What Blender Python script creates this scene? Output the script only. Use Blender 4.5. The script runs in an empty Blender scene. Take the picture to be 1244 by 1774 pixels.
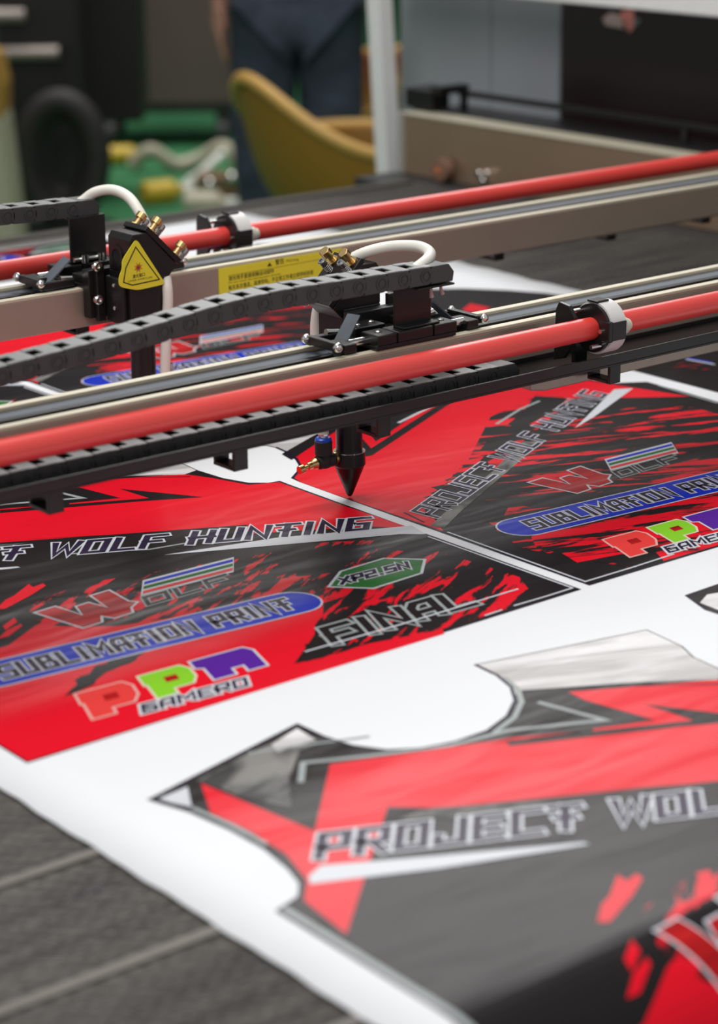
import bpy, bmesh, math, random
from mathutils import Vector, Matrix
random.seed(7)
S = bpy.context.scene
COL = S.collection
PI = math.pi

# ------------------------------------------------------------------ camera
FPX = 3908.0
CP, CT, CR = math.radians(17.861), math.radians(51.245), math.radians(-.567)
FW = Vector((math.cos(CT)*math.cos(CP), math.sin(CT)*math.cos(CP), -math.sin(CP)))
R0 = Vector((math.sin(CT), -math.cos(CT), 0)); U0 = R0.cross(FW)
CRT = R0*math.cos(CR) + U0*math.sin(CR)
CUP = U0*math.cos(CR) - R0*math.sin(CR)
def ray(x, y): return FW + CRT*((x-622)/FPX) + CUP*((887-y)/FPX)
_d = ray(606, 862)
CAM = -_d*(.67/-_d.z); CAM.z = .67
cd = bpy.data.cameras.new('camera'); cam = bpy.data.objects.new('camera', cd); COL.objects.link(cam)
m = Matrix((CRT, CUP, -FW)).transposed().to_4x4(); m.translation = CAM
cam.matrix_world = m
cd.sensor_fit = 'VERTICAL'; cd.sensor_height = 36; cd.lens = 36*FPX/1774
cd.clip_start = .05; cd.clip_end = 60
cd.dof.use_dof = True; cd.dof.focus_distance = 2.18; cd.dof.aperture_fstop = 4.6
S.camera = cam
# ------------------------------------------------------------------ world, lamps, exposure
S.view_settings.view_transform = 'Standard'; S.view_settings.look = 'None'
S.view_settings.gamma = 1; S.view_settings.exposure = 0.07
w = bpy.data.worlds.new('hall_light'); S.world = w; w.use_nodes = True
bg = w.node_tree.nodes['Background']; bg.inputs[0].default_value = (.965, .985, 1, 1); bg.inputs[1].default_value = .42
def lamp(name, loc, tgt, sx, sy, power, col=(1, .985, .965)):
    l = bpy.data.lights.new(name, 'AREA'); l.shape = 'RECTANGLE'; l.size = sx; l.size_y = sy
    l.energy = power; l.color = col
    o = bpy.data.objects.new(name, l); COL.objects.link(o); o.location = loc
    o.rotation_euler = (Vector(tgt)-Vector(loc)).to_track_quat('-Z', 'Y').to_euler()
    return o
lamp('unseen_lamp', (-.3, .6, 2.6), (-.1, 0, 0), 1.6, 1.2, 42)
lamp('unseen_lamp', (2.5, 2.8, 2.5), (-.2, -.5, 0), 2.2, .7, 60)  # added lamp, placed so its glare greys the front cloth
lamp('unseen_lamp', (-2.2, -1.8, 2.8), (0, 0, 0), 1.5, 1.5, 42)  # unseen fill from front left, strengthened to brighten upright faces
lamp('unseen_lamp', (4.0, 6.0, 3.2), (4.2, 6.4, 0), 3, 3, 60).data.spread = math.radians(95)  # added only to light the background; spread keeps it off the cloth

# px -> point on a real plane of the place
def at(x, y, X=None, Y=None, Z=None, D=None):
    d = ray(x, y)
    if D is not None: return CAM + d*D
    if X is not None: t = (X-CAM.x)/d.x
    elif Y is not None: t = (Y-CAM.y)/d.y
    else: t = ((Z or 0)-CAM.z)/d.z
    return CAM + d*t

# ------------------------------------------------------------------ materials
MATS = {}
def mat(name, col, rough=.5, metal=0, spec=.5, bump=None, noise=None, coat=0, trans=0, emis=0, sheen=0, aniso=0, sss=0):
    if name in MATS: return MATS[name]
    m = bpy.data.materials.new(name); m.use_nodes = True; MATS[name] = m
    nt = m.node_tree; b = nt.nodes['Principled BSDF']
    b.inputs['Base Color'].default_value = (*col, 1); b.inputs['Roughness'].default_value = rough
    b.inputs['Metallic'].default_value = metal; b.inputs['Specular IOR Level'].default_value = spec
    b.inputs['Coat Weight'].default_value = coat; b.inputs['Transmission Weight'].default_value = trans
    if sheen: b.inputs['Sheen Weight'].default_value = sheen; b.inputs['Sheen Roughness'].default_value = .5
    if emis:
        b.inputs['Emission Color'].default_value = (*col, 1); b.inputs['Emission Strength'].default_value = emis
    tc = nt.nodes.new('ShaderNodeTexCoord')
    n = nt.nodes.new('ShaderNodeTexNoise'); nt.links.new(tc.outputs['Object'], n.inputs['Vector'])
    sc, amt = noise or (40, .06)
    n.inputs['Scale'].default_value = sc; n.inputs['Detail'].default_value = 4
    mx = nt.nodes.new('ShaderNodeMix'); mx.data_type = 'RGBA'
    mx.inputs[6].default_value = (*[c*(1-amt) for c in col], 1); mx.inputs[7].default_value = (*[min(1, c*(1+amt)) for c in col], 1)
    nt.links.new(n.outputs['Fac'], mx.inputs[0]); nt.links.new(mx.outputs[2], b.inputs['Base Color'])
    if bump:
        n2 = nt.nodes.new('ShaderNodeTexNoise'); n2.inputs['Scale'].default_value = bump[0]; nt.links.new(tc.outputs['Object'], n2.inputs['Vector'])
        bp = nt.nodes.new('ShaderNodeBump'); bp.inputs['Strength'].default_value = bump[1]; bp.inputs['Distance'].default_value = bump[2]
        nt.links.new(n2.outputs['Fac'], bp.inputs['Height']); nt.links.new(bp.outputs[0], b.inputs['Normal'])
    return m

def cloth_bump(nt, b):
    """long soft creases of the stretched cloth, the same on every printed colour"""
    tc = nt.nodes.new('ShaderNodeTexCoord'); mp = nt.nodes.new('ShaderNodeMapping')
    mp.inputs['Rotation'].default_value = (0, 0, math.radians(-62)); mp.inputs['Scale'].default_value = (3.2, 12, 1)
    nt.links.new(tc.outputs['Object'], mp.inputs['Vector'])
    n = nt.nodes.new('ShaderNodeTexNoise'); n.inputs['Scale'].default_value = 1.6; n.inputs['Detail'].default_value = 2
    n.inputs['Distortion'].default_value = .4
    nt.links.new(mp.outputs[0], n.inputs['Vector'])
    bp = nt.nodes.new('ShaderNodeBump'); bp.inputs['Strength'].default_value = .38; bp.inputs['Distance'].default_value = .006
    nt.links.new(n.outputs['Fac'], bp.inputs['Height'])
    n3 = nt.nodes.new('ShaderNodeTexNoise'); n3.inputs['Scale'].default_value = 900
    nt.links.new(tc.outputs['Object'], n3.inputs['Vector'])
    bp2 = nt.nodes.new('ShaderNodeBump'); bp2.inputs['Strength'].default_value = .06; bp2.inputs['Distance'].default_value = .0004
    nt.links.new(n3.outputs['Fac'], bp2.inputs['Height']); nt.links.new(bp.outputs[0], bp2.inputs['Normal'])
    nt.links.new(bp2.outputs[0], b.inputs['Normal'])
    return tc
def cloth(name, col, col2=None, grunge=None, spec=.35, rough=.27):
    """printed cloth; grunge=(angle, scale_along, scale_across, low, high): brushed shards of col2 over col"""
    if name in MATS: return MATS[name]
    m = bpy.data.materials.new(name); m.use_nodes = True; MATS[name] = m
    nt = m.node_tree; b = nt.nodes['Principled BSDF']
    b.inputs['Roughness'].default_value = rough; b.inputs['Specular IOR Level'].default_value = spec
    b.inputs['Base Color'].default_value = (*col, 1); b.inputs['IOR'].default_value = 1.18
    tc = cloth_bump(nt, b)
    if grunge:
        a, sx, sy, lo, hi = grunge
        mp = nt.nodes.new('ShaderNodeMapping'); mp.vector_type = 'TEXTURE'
        mp.inputs['Rotation'].default_value = (0, 0, a); mp.inputs['Scale'].default_value = (1/sx, 1/sy, 1)
        nt.links.new(tc.outputs['Object'], mp.inputs['Vector'])
        n = nt.nodes.new('ShaderNodeTexNoise'); n.inputs['Scale'].default_value = 1; n.inputs['Detail'].default_value = 5
        n.inputs['Roughness'].default_value = .62; n.inputs['Distortion'].default_value = .5
        nt.links.new(mp.outputs[0], n.inputs['Vector'])
        cr = nt.nodes.new('ShaderNodeValToRGB'); cr.color_ramp.elements[0].position = lo; cr.color_ramp.elements[1].position = hi
        cr.color_ramp.elements[0].color = (*col, 1); cr.color_ramp.elements[1].color = (*col2, 1)
        nt.links.new(n.outputs['Fac'], cr.inputs[0]); nt.links.new(cr.outputs[0], b.inputs['Base Color'])
    return m
RED = (.76, .008, .022); DARK = (.017, .0145, .0155); WHITE = (.80, .81, .83)
def W2(ax, ay, bx, by):
    p, q = at(ax, ay), at(bx, by); return math.atan2(q.y-p.y, q.x-p.x)
angA = W2(630, 1045, 700, 985); angB = W2(900, 812, 1030, 798)
c_white = cloth('white_cloth', WHITE, rough=.6, spec=.25)
c_red = cloth('red_print', RED); c_dark = cloth('black_print', DARK)
c_line = cloth('navy_outline', (.012, .008, .03))
c_letter = cloth('silver_white_print', (.62, .64, .68)); c_soft = cloth('grey_print', (.33, .36, .36))
c_navy = cloth('dark_navy_print', (.025, .016, .045))
c_blue = cloth('blue_print', (.008, .030, .50)); c_green = cloth('green_print', (.03, .16, .035)); c_lime = cloth('lime_print', (.25, .62, .03))
c_purple = cloth('purple_print', (.10, .02, .32)); c_coral = cloth('coral_print', (.78, .055, .05)); c_maroon = cloth('dark_red_print', (.26, .006, .008), (.62, .02, .02), (0, 3, 40, .35, .7))
c_ash = cloth('light_grey_print', (.50, .48, .47), (.78, .77, .77), (-.4, 5, 30, .45, .62)); c_smoke = cloth('smoky_grey_print', (.05, .05, .05), (.24, .235, .22), (.3, 12, 30, .42, .60))
g_A = cloth('red_shards', DARK, RED, (angA, 13, 60, .53, .56)); g_A2 = cloth('sparse_red_shards', DARK, RED, (angA, 10, 52, .57, .60))
g_A3 = cloth('dense_red_shards', DARK, RED, (angA, 10, 46, .42, .46))
g_B = cloth('red_brush', DARK, RED, (angB, 7, 48, .535, .57)); g_B2 = cloth('sparse_red_brush', DARK, RED, (angB, 9, 60, .57, .60))
g_B3 = cloth('dense_red_brush', DARK, RED, (angB, 7, 44, .46, .50))

m_alu = mat('brushed_aluminium', (.43, .365, .30), .36, .6, bump=(600, .08, .0004), noise=(30, .05))
m_lip = mat('cream_aluminium_edge', (.60, .55, .42), .45, .15)
m_slot = mat('brown_slot_metal', (.16, .12, .075), .6, .2)  # brown metal of the beam's top slot
m_belt = mat('grey_timing_belt', (.12, .135, .155), .62, spec=.25, noise=(60, .1), bump=(900, .1, .0004))
m_tube = mat('red_lacquered_tube', (.76, .045, .035), .36, 0, spec=1.0, coat=.0, noise=(15, .05))
m_black = mat('black_anodised', (.014, .013, .013), .30, .3, spec=.6, noise=(50, .2))
m_blackm = mat('black_matt_plastic', (.022, .021, .021), .55, 0, noise=(80, .2))
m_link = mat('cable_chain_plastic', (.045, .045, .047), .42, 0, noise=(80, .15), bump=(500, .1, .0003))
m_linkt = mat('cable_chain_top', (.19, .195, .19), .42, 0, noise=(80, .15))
m_chrome = mat('chrome', (.75, .74, .72), .16, 1); m_brass = mat('brass', (.72, .50, .22), .28, 1, noise=(200, .1))
m_steel = mat('spring_steel', (.5, .5, .5), .25, 1)
m_hose = mat('milky_silicone', (.80, .765, .69), .38, 0, noise=(30, .03)); m_clear = mat('clear_tube', (.9, .88, .86), .08, 0, trans=.85)
m_yel = mat('yellow_sticker', (.80, .74, .04), .42, 0, noise=(20, .04)); m_ink = mat('black_ink', (.02, .02, .015), .5)
m_inkg = mat('faded_ink', (.22, .2, .02), .5); m_rink = mat('red_ink', (.4, .02, .02), .5)
m_bluer = mat('blue_plastic_ring', (.01, .08, .62), .3); m_wring = mat('white_plastic_ring', (.68, .66, .64), .35)
m_cream = mat('cream_nylon', (.55, .53, .45), .4)

# ------------------------------------------------------------------ mesh builder
class MB:
    def __init__(s): s.v = []; s.f = []; s.sm = []; s.mi = []; s.ms = []; s.cm = 0
    def mat(s, m):
        if m not in s.ms: s.ms.append(m)
        s.cm = s.ms.index(m); return s
    def add(s, vs, fs, smooth=False):
        o = len(s.v); s.v += [tuple(v) for v in vs]
        for f in fs: s.f.append([i+o for i in f]); s.sm.append(smooth); s.mi.append(s.cm)
        return s
    def box(s, a, b, M=None):
        x0, y0, z0 = (min(a[i], b[i]) for i in range(3)); x1, y1, z1 = (max(a[i], b[i]) for i in range(3))
        vs = [Vector(p) for p in ((x0,y0,z0),(x1,y0,z0),(x1,y1,z0),(x0,y1,z0),(x0,y0,z1),(x1,y0,z1),(x1,y1,z1),(x0,y1,z1))]
        if M: vs = [M @ v for v in vs]
        return s.add(vs, [(0,3,2,1),(4,5,6,7),(0,1,5,4),(1,2,6,5),(2,3,7,6),(3,0,4,7)])
    def prism(s, poly, axis, a, b, M=None):
        """poly 2-D (x,z) for axis y, (y,z) for axis x, (x,y) for axis z"""
        def P(p, t): return Vector({'x': (t, p[0], p[1]), 'y': (p[0], t, p[1]), 'z': (p[0], p[1], t)}[axis])
        n = len(poly); vs = [P(p, a) for p in poly] + [P(p, b) for p in poly]
        if M: vs = [M @ v for v in vs]
        fs = [tuple(range(n))[::-1], tuple(range(n, 2*n))] + [(i, (i+1) % n, n+(i+1) % n, n+i) for i in range(n)]
        return s.add(vs, fs)
    def lathe(s, p0, p1, prof, n=24, caps=True):
        """prof: list (t along p0-p1 in metres, radius)"""
        p0, p1 = Vector(p0), Vector(p1); ax = (p1-p0).normalized(); L = (p1-p0).length
        u = ax.orthogonal().normalized(); v = ax.cross(u)
        segs = list(zip(prof[:-1], prof[1:]))
        for (t0, r0), (t1, r1) in segs:
            vs = []
            for t, r in ((t0, r0), (t1, r1)):
                for k in range(n):
                    a = 2*PI*k/n; vs.append(p0+ax*t+(u*math.cos(a)+v*math.sin(a))*r)
            s.add(vs, [(k, (k+1) % n, n+(k+1) % n, n+k) for k in range(n)], True)
        if caps:
            for (t, r), fl in ((prof[0], 1), (prof[-1], 0)):
                if r > 1e-5:
                    vs = [p0+ax*t+(u*math.cos(2*PI*k/n)+v*math.sin(2*PI*k/n))*r for k in range(n)]
                    s.add(vs, [tuple(range(n))[::-1] if fl else tuple(range(n))])
        return s
    def cyl(s, p0, p1, r, n=20, r1=None, bev=0):
        L = (Vector(p1)-Vector(p0)).length; r1 = r if r1 is None else r1
        if bev: return s.lathe(p0, p1, [(0, r-bev), (bev, r), (L-bev, r1), (L, r1-bev)], n)
        return s.lathe(p0, p1, [(0, r), (L, r1)], n)
    def tube(s, path, r, n=12, cap=True):
        path = [Vector(p) for p in path]; N = len(path); rings = []
        t = (path[1]-path[0]).normalized(); u = t.orthogonal().normalized()
        rr = r if isinstance(r, (list, tuple)) else [r]*N
        for i, p in enumerate(path):
            t = (path[min(i+1, N-1)]-path[max(i-1, 0)]).normalized()
            u = (u - t*u.dot(t)).normalized(); v = t.cross(u)
            rings += [p+(u*math.cos(2*PI*k/n)+v*math.sin(2*PI*k/n))*rr[i] for k in range(n)]
        fs = [(i*n+k, i*n+(k+1) % n, (i+1)*n+(k+1) % n, (i+1)*n+k) for i in range(N-1) for k in range(n)]
        s.add(rings, fs, True)
        if cap:
            s.add(rings[:n], [tuple(range(n))[::-1]]); s.add(rings[-n:], [tuple(range(n))])
        return s
    def ring(s, c, ax, ro, ri, L, n=32, a0=0, a1=2*PI):
        c = Vector(c); ax = Vector(ax).normalized(); u = ax.orthogonal().normalized(); v = ax.cross(u)
        full = abs(a1-a0-2*PI) < 1e-6; K = n if full else n+1
        def P(t, r, k): a = a0+(a1-a0)*k/n; return c+ax*t+(u*math.cos(a)+v*math.sin(a))*r
        for (ta, ra), (tb, rb), sm in (((0, ro), (L, ro), 1), ((L, ri), (0, ri), 1), ((L, ro), (L, ri), 0), ((0, ri), (0, ro), 0)):
            vs = [P(ta, ra, k) for k in range(K)] + [P(tb, rb, k) for k in range(K)]
            s.add(vs, [(k, (k+1) % K, K+(k+1) % K, K+k) for k in range(n)], bool(sm))
        return s
    def sphere(s, c, r, n=16, sc=(1, 1, 1)):
        c = Vector(c); H = n//2; vs = []
        for i in range(H+1):
            th = PI*i/H
            for k in range(n):
                a = 2*PI*k/n; vs.append(c+Vector((math.sin(th)*math.cos(a)*r*sc[0], math.sin(th)*math.sin(a)*r*sc[1], math.cos(th)*r*sc[2])))
        return s.add(vs, [(i*n+k, (i+1)*n+k, (i+1)*n+(k+1) % n, i*n+(k+1) % n) for i in range(H) for k in range(n)], True)
    def build(s, name, m=None, parent=None, bevel=0, org=None, merge=False):
        me = bpy.data.meshes.new(name)
        vs = s.v
        if org is not None: vs = [(v[0]-org[0], v[1]-org[1], v[2]-org[2]) for v in s.v]
        me.from_pydata(vs, [], s.f)
        for mm in (s.ms or [m]): me.materials.append(mm)
        me.polygons.foreach_set('use_smooth', s.sm); me.polygons.foreach_set('material_index', s.mi)
        bm = bmesh.new(); bm.from_mesh(me)
        if merge: bmesh.ops.remove_doubles(bm, verts=bm.verts, dist=1e-6)
        bmesh.ops.recalc_face_normals(bm, faces=bm.faces); bm.to_mesh(me); bm.free()
        me.update()
        o = bpy.data.objects.new(name, me); COL.objects.link(o)
        if org is not None: o.location = org
        if parent: o.parent = parent
        if bevel:
            b = o.modifiers.new('bevel', 'BEVEL'); b.width = bevel; b.segments = 2; b.limit_method = 'ANGLE'; b.angle_limit = .7
        return o
def tag(o, label=None, cat=None, group=None, kind=None):
    if label: o['label'] = label
    if cat: o['category'] = cat
    if group: o['group'] = group
    if kind: o['kind'] = kind
    return o
def thing(name, loc, label, cat, group=None, rz=0):
    o = bpy.data.objects.new(name, None); COL.objects.link(o); o.location = loc; o.rotation_euler = (0, 0, rz)
    o.empty_display_size = .05
    return tag(o, label, cat, group)
def adopt(o, p):
    """parent o to p (an Empty placed by location and z turn) without moving it"""
    o.parent = p; o.matrix_parent_inverse = (Matrix.Translation(p.location) @ Matrix.Rotation(p.rotation_euler.z, 4, 'Z')).inverted()
def copy_tree(o, parent=None):
    c = o.copy(); COL.objects.link(c)
    if parent: c.parent = parent
    for ch in list(o.children): copy_tree(ch, c)
    return c
def curve(pts, n=8, closed=False):
    """catmull-rom"""
    P = [Vector(p) for p in pts]; out = []; N = len(P)
    for i in range(N-1):
        a, b, c, d = P[max(i-1, 0)], P[i], P[i+1], P[min(i+2, N-1)]
        for k in range(n):
            t = k/n
            out.append(.5*((2*b)+(c-a)*t+(2*a-5*b+4*c-d)*t*t+(3*b-a-3*c+d)*t**3))
    out.append(P[-1]); return out

# ------------------------------------------------------------------ setting
FZ = -.85
def struct(name, mb, m=None, **k): o = mb.build(name, m, **k); o['kind'] = 'structure'; return o
m_floor = mat('green_carpet', (.026, .16, .055), .9, noise=(30, .25), bump=(300, .3, .003))
struct('floor', MB().box((-8, -6, FZ-.05), (14, 18, FZ)), m_floor)
m_wall = mat('dark_hall_wall', (.02, .018, .016), .8)
struct('wall_back', MB().box((-8, 14.5, FZ), (14, 14.7, 8.0)), m_wall)
struct('wall_right', MB().box((12.5, -6, FZ), (12.7, 14.5, 8.0)), m_wall)

# ------------------------------------------------------------------ cutting table
BX0, BX1, BY0, BY1 = -1.35, 1.245, -.80, 1.385
m_frame = mat('dark_machine_frame', (.03, .03, .032), .5)
m_conv = bpy.data.materials.new('conveyor_mesh'); m_conv.use_nodes = True
def conv_mat(m):
    nt = m.node_tree; b = nt.nodes['Principled BSDF']; b.inputs['Roughness'].default_value = .55
    b.inputs['Metallic'].default_value = .2
    tc = nt.nodes.new('ShaderNodeTexCoord')
    mp = nt.nodes.new('ShaderNodeMapping'); mp.inputs['Scale'].default_value = (2.2, 26, 1); nt.links.new(tc.outputs['Object'], mp.inputs[0])
    n = nt.nodes.new('ShaderNodeTexNoise'); n.inputs['Scale'].default_value = 1.8; n.inputs['Detail'].default_value = 6; n.inputs['Roughness'].default_value = .65
    nt.links.new(mp.outputs[0], n.inputs['Vector'])
    cr = nt.nodes.new('ShaderNodeValToRGB'); cr.color_ramp.elements[0].position = .3; cr.color_ramp.elements[1].position = .72
    cr.color_ramp.elements[0].color = (.022, .019, .017, 1); cr.color_ramp.elements[1].color = (.13, .115, .10, 1)
    nt.links.new(n.outputs['Fac'], cr.inputs[0])
    # woven wire: slanted fine waves
    wv = nt.nodes.new('ShaderNodeTexWave'); wv.inputs['Scale'].default_value = 38; wv.inputs['Distortion'].default_value = 3.5; wv.inputs['Detail'].default_value = 3; wv.inputs['Detail Scale'].default_value = 2
    wv.wave_type = 'BANDS'; wv.bands_direction = 'DIAGONAL'; nt.links.new(tc.outputs['Object'], wv.inputs['Vector'])
    mx = nt.nodes.new('ShaderNodeMix'); mx.data_type = 'RGBA'; mx.blend_type = 'MULTIPLY'; mx.inputs[0].default_value = .30
    nt.links.new(cr.outputs[0], mx.inputs[6]); nt.links.new(wv.outputs['Color'], mx.inputs[7]); nt.links.new(mx.outputs[2], b.inputs['Base Color'])
    bp = nt.nodes.new('ShaderNodeBump'); bp.inputs['Strength'].default_value = .5; bp.inputs['Distance'].default_value = .0015
    nt.links.new(wv.outputs['Fac'], bp.inputs['Height']); nt.links.new(bp.outputs[0], b.inputs['Normal'])
conv_mat(m_conv)
m_bar = mat('conveyor_bar', (.15, .132, .115), .6, noise=(60, .2))
tb = thing('laser_cutting_table', (0, 0, FZ), 'long laser cutting table with dark ribbed conveyor belt under the printed cloth', 'machine table')
def child_at(o): o.location = (o.location[0], o.location[1], o.location[2]-FZ); return o
# conveyor surface: fine ribs running along X, rolling over the front edge
RC = .075; ZB = -.0022
def prof(s, off=0):
    """arc coordinate s (=Y on the flat bed) -> y, z ; rolls down below BY0"""
    if s >= BY0: return s, off
    a = (BY0-s)/RC
    if a < PI/2: return BY0-(RC+off)*math.sin(a), -RC+(RC+off)*math.cos(a)
    return BY0-(RC+off), -RC-(a-PI/2)*RC
mb = MB(); ys = []
s = BY1
k = 0
while s > BY0-.30:
    ys.append((s, 0 if k % 2 else -.0016)); s -= .0036; k += 1
vs = []
for s, o in ys:
    y, z = prof(s, o+ZB); vs += [(BX0, y, z), (BX1, y, z)]
mb.add(vs, [(2*i, 2*i+1, 2*i+3, 2*i+2) for i in range(len(ys)-1)])
child_at(mb.build('conveyor_belt', m_conv, tb))
for yb in (-.773, -.634, -.4955, -.357, -.218):
    child_at(MB().box((BX0, yb-.0045, ZB-.001), (BX1, yb+.0045, ZB+.0011)).build('crossbar', m_bar, tb))
child_at(MB().box((BX0, BY0+.01, -.20), (BX1, BY1, ZB-.004)).build('table_bed', m_frame, tb))
child_at(MB().cyl((BX0, BY0, -RC-.004), (BX1, BY0, -RC-.004), RC-.006, 32).build('front_roller', m_frame, tb))
child_at(MB().box((BX1+.004, BY0, -.20), (1.40, BY1+.16, -.012)).build('side_channel', m_frame, tb))
child_at(MB().box((BX0, BY1-.006, -.05), (BX1+.005, BY1+.02, .0015)).build('rear_edge_strip', mat('dark_brown_edge', (.05, .04, .03), .5), tb))
for x in (BX0+.1, 1.3):
    for y in (BY0+.2, BY1-.1): child_at(MB().box((x-.04, y-.04, FZ), (x+.04, y+.04, -.2)).build('leg', m_frame, tb, bevel=.004))

# ------------------------------------------------------------------ printed cloth
YEND = 1.325
class PM:
    """flat print in cloth coordinates (x, s); several colours; clipped and rolled with the cloth"""
    def __init__(s, off=(0, 0)): s.it = []; s.off = off; s.ms = []; s.n = 0
    def add(s, pts, m, layer):
        if len(pts) > 4: s.n += 1; layer += .035*s.n
        s.it.append(([(p[0]+s.off[0], p[1]+s.off[1]) for p in pts], m, layer)); return s
    def build(s, name, parent, clip=None):
        bm = bmesh.new(); lay = bm.faces.layers.float.new('h'); ms = []
        for pts, m, L in s.it:
            if m not in ms: ms.append(m)
            vs = [bm.verts.new((p[0], p[1], L*.00005)) for p in pts]
            f = bm.faces.new(vs); f.material_index = ms.index(m)
            if f.normal.z < 0 or Vector(f.calc_center_median()) is None: pass
        bm.normal_update()
        for f in list(bm.faces):
            if f.normal.z < 0: f.normal_flip()
        bmesh.ops.triangulate(bm, faces=bm.faces[:], ngon_method='EAR_CLIP')
        bm.normal_update()
        for f in list(bm.faces):
            if f.calc_area() < 1e-9: bm.faces.remove(f)
            elif f.normal.z < 0: f.normal_flip()
        x0, x1, y0, y1 = (-.605, .822, BY0-.285, YEND-.004)
        for co, no in (((0, y1, 0), (0, 1, 0)), ((x1, 0, 0), (1, 0, 0)), ((0, y0, 0), (0, -1, 0))):
            bmesh.ops.bisect_plane(bm, geom=bm.verts[:]+bm.edges[:]+bm.faces[:], plane_co=co, plane_no=no, clear_outer=True)
        if bm.verts and min(v.co.y for v in bm.verts) < BY0:
            k = 0
            while k < 16:
                bmesh.ops.bisect_plane(bm, geom=bm.verts[:]+bm.edges[:]+bm.faces[:], plane_co=(0, BY0-k*.0085, 0), plane_no=(0, 1, 0)); k += 1
        for v in bm.verts:
            z = v.co.z; y, zz = prof(v.co.y, z); v.co.y = y; v.co.z = zz
        me = bpy.data.meshes.new(name); bm.to_mesh(me); bm.free()
        for m in ms: me.materials.append(m)
        o = bpy.data.objects.new(name, me); COL.objects.link(o); o.parent = parent
        return o
def A(x, y): p = at(x, y); return (p.x, p.y)           # traced on the flat bed
PITCH = .73
def T(x, y): p = at(x, y); return (p.x, p.y+PITCH)      # the same mark traced one row nearer
def ribbon(pts, hw, closed=False, ext=0):
    P = [Vector(p) for p in pts]; n = len(P); L = []; Rr = []
    if not closed and ext:
        P[0] = P[0]+(P[0]-P[1]).normalized()*ext; P[-1] = P[-1]+(P[-1]-P[-2]).normalized()*ext
    for i in range(n):
        if closed: a = (P[i]-P[i-1]).normalized(); b = (P[(i+1) % n]-P[i]).normalized()
        else:
            b = (P[min(i+1, n-1)]-P[min(i, n-2)]).normalized(); a = (P[max(i, 1)]-P[max(i-1, 0)]).normalized()
        t = a+b; t = t.normalized() if t.length > 1e-6 else b
        nn = Vector((-t.y, t.x)); c = max(.42, nn.dot(Vector((-b.y, b.x))))
        L.append(P[i]+nn*hw/c); Rr.append(P[i]-nn*hw/c)
    q = []
    for i in range(n if closed else n-1):
        j = (i+1) % n; q.append([L[i], L[j], Rr[j], Rr[i]])
    return q
def jag(pts, amp, seed, step=.012, d=None, op=False):
    """torn edge: subdivide and push spikes along direction d"""
    rnd = random.Random(seed); out = []; P = [Vector(p) for p in pts]
    for i in range(len(P)-(1 if op else 0)):
        a, b = P[i], P[(i+1) % len(P)]; n = max(1, int((b-a).length/step))
        for k in range(n):
            p = a.lerp(b, k/n)
            if k: p = p+(Vector(d) if d else Vector((-(b-a).normalized().y, (b-a).normalized().x)))*rnd.uniform(-amp, amp)
            out.append((p.x, p.y))
    return out
G = {
 'A': [[(0, 0), (0, .75), (.25, 1), (1, 1), (1, 0)], [(0, .4), (1, .4)]],
 'B': [[(0, 0), (0, 1), (.8, 1), (.8, .52), (1, .42), (1, 0), (0, 0)], [(0, .52), (.8, .52)]],
 'C': [[(1, 1), (0, 1), (0, 0), (1, 0)]], 'D': [[(0, 0), (0, 1), (.8, 1), (1, .8), (1, 0), (0, 0)]],
 'E': [[(1, 1), (0, 1), (0, 0), (1, 0)], [(0, .5), (.8, .5)]], 'F': [[(1, 1), (0, 1), (0, 0)], [(0, .5), (.8, .5)]],
 'G': [[(1, 1), (0, 1), (0, 0), (1, 0), (1, .5), (.55, .5)]], 'H': [[(0, 0), (0, 1)], [(1, 0), (1, 1)], [(-.1, .5), (1.1, .5)]],
 'I': [[(.5, 0), (.5, 1)]], 'J': [[(1, 1), (1, 0), (0, 0), (0, .3)]], 'L': [[(0, 1), (0, 0), (1, 0)]],
 'M': [[(0, 0), (0, 1), (.5, .4), (1, 1), (1, 0)]], 'N': [[(0, 0), (0, 1), (1, 0), (1, 1)]],
 'O': [[(0, 0), (0, 1), (1, 1), (1, 0), (0, 0)]], 'P': [[(0, 0), (0, 1), (1, 1), (1, .42), (.1, .42)]],
 'R': [[(0, 0), (0, 1), (1, 1), (1, .45), (.1, .45)], [(.45, .45), (1, 0)]],
 'S': [[(1, 1), (0, 1), (0, .5), (1, .5), (1, 0), (0, 0)]], 'T': [[(-.05, 1), (1.05, 1)], [(.5, 1), (.5, 0)], [(.2, .52), (.85, .52)]],
 'U': [[(0, 1), (0, 0), (1, 0), (1, 1)]], 'W': [[(-.05, 1), (.2, 0), (.5, .75), (.8, 0), (1.05, 1)]],
 'X': [[(0, 0), (1, 1)], [(0, 1), (1, 0)]], '2': [[(0, 1), (1, 1), (1, .5), (0, .5), (0, 0), (1, 0)]],
 '5': [[(1, 1), (0, 1), (0, .5), (1, .5), (1, 0), (0, 0)]], '.': [[(.4, 0), (.4, .04)]],
}
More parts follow.
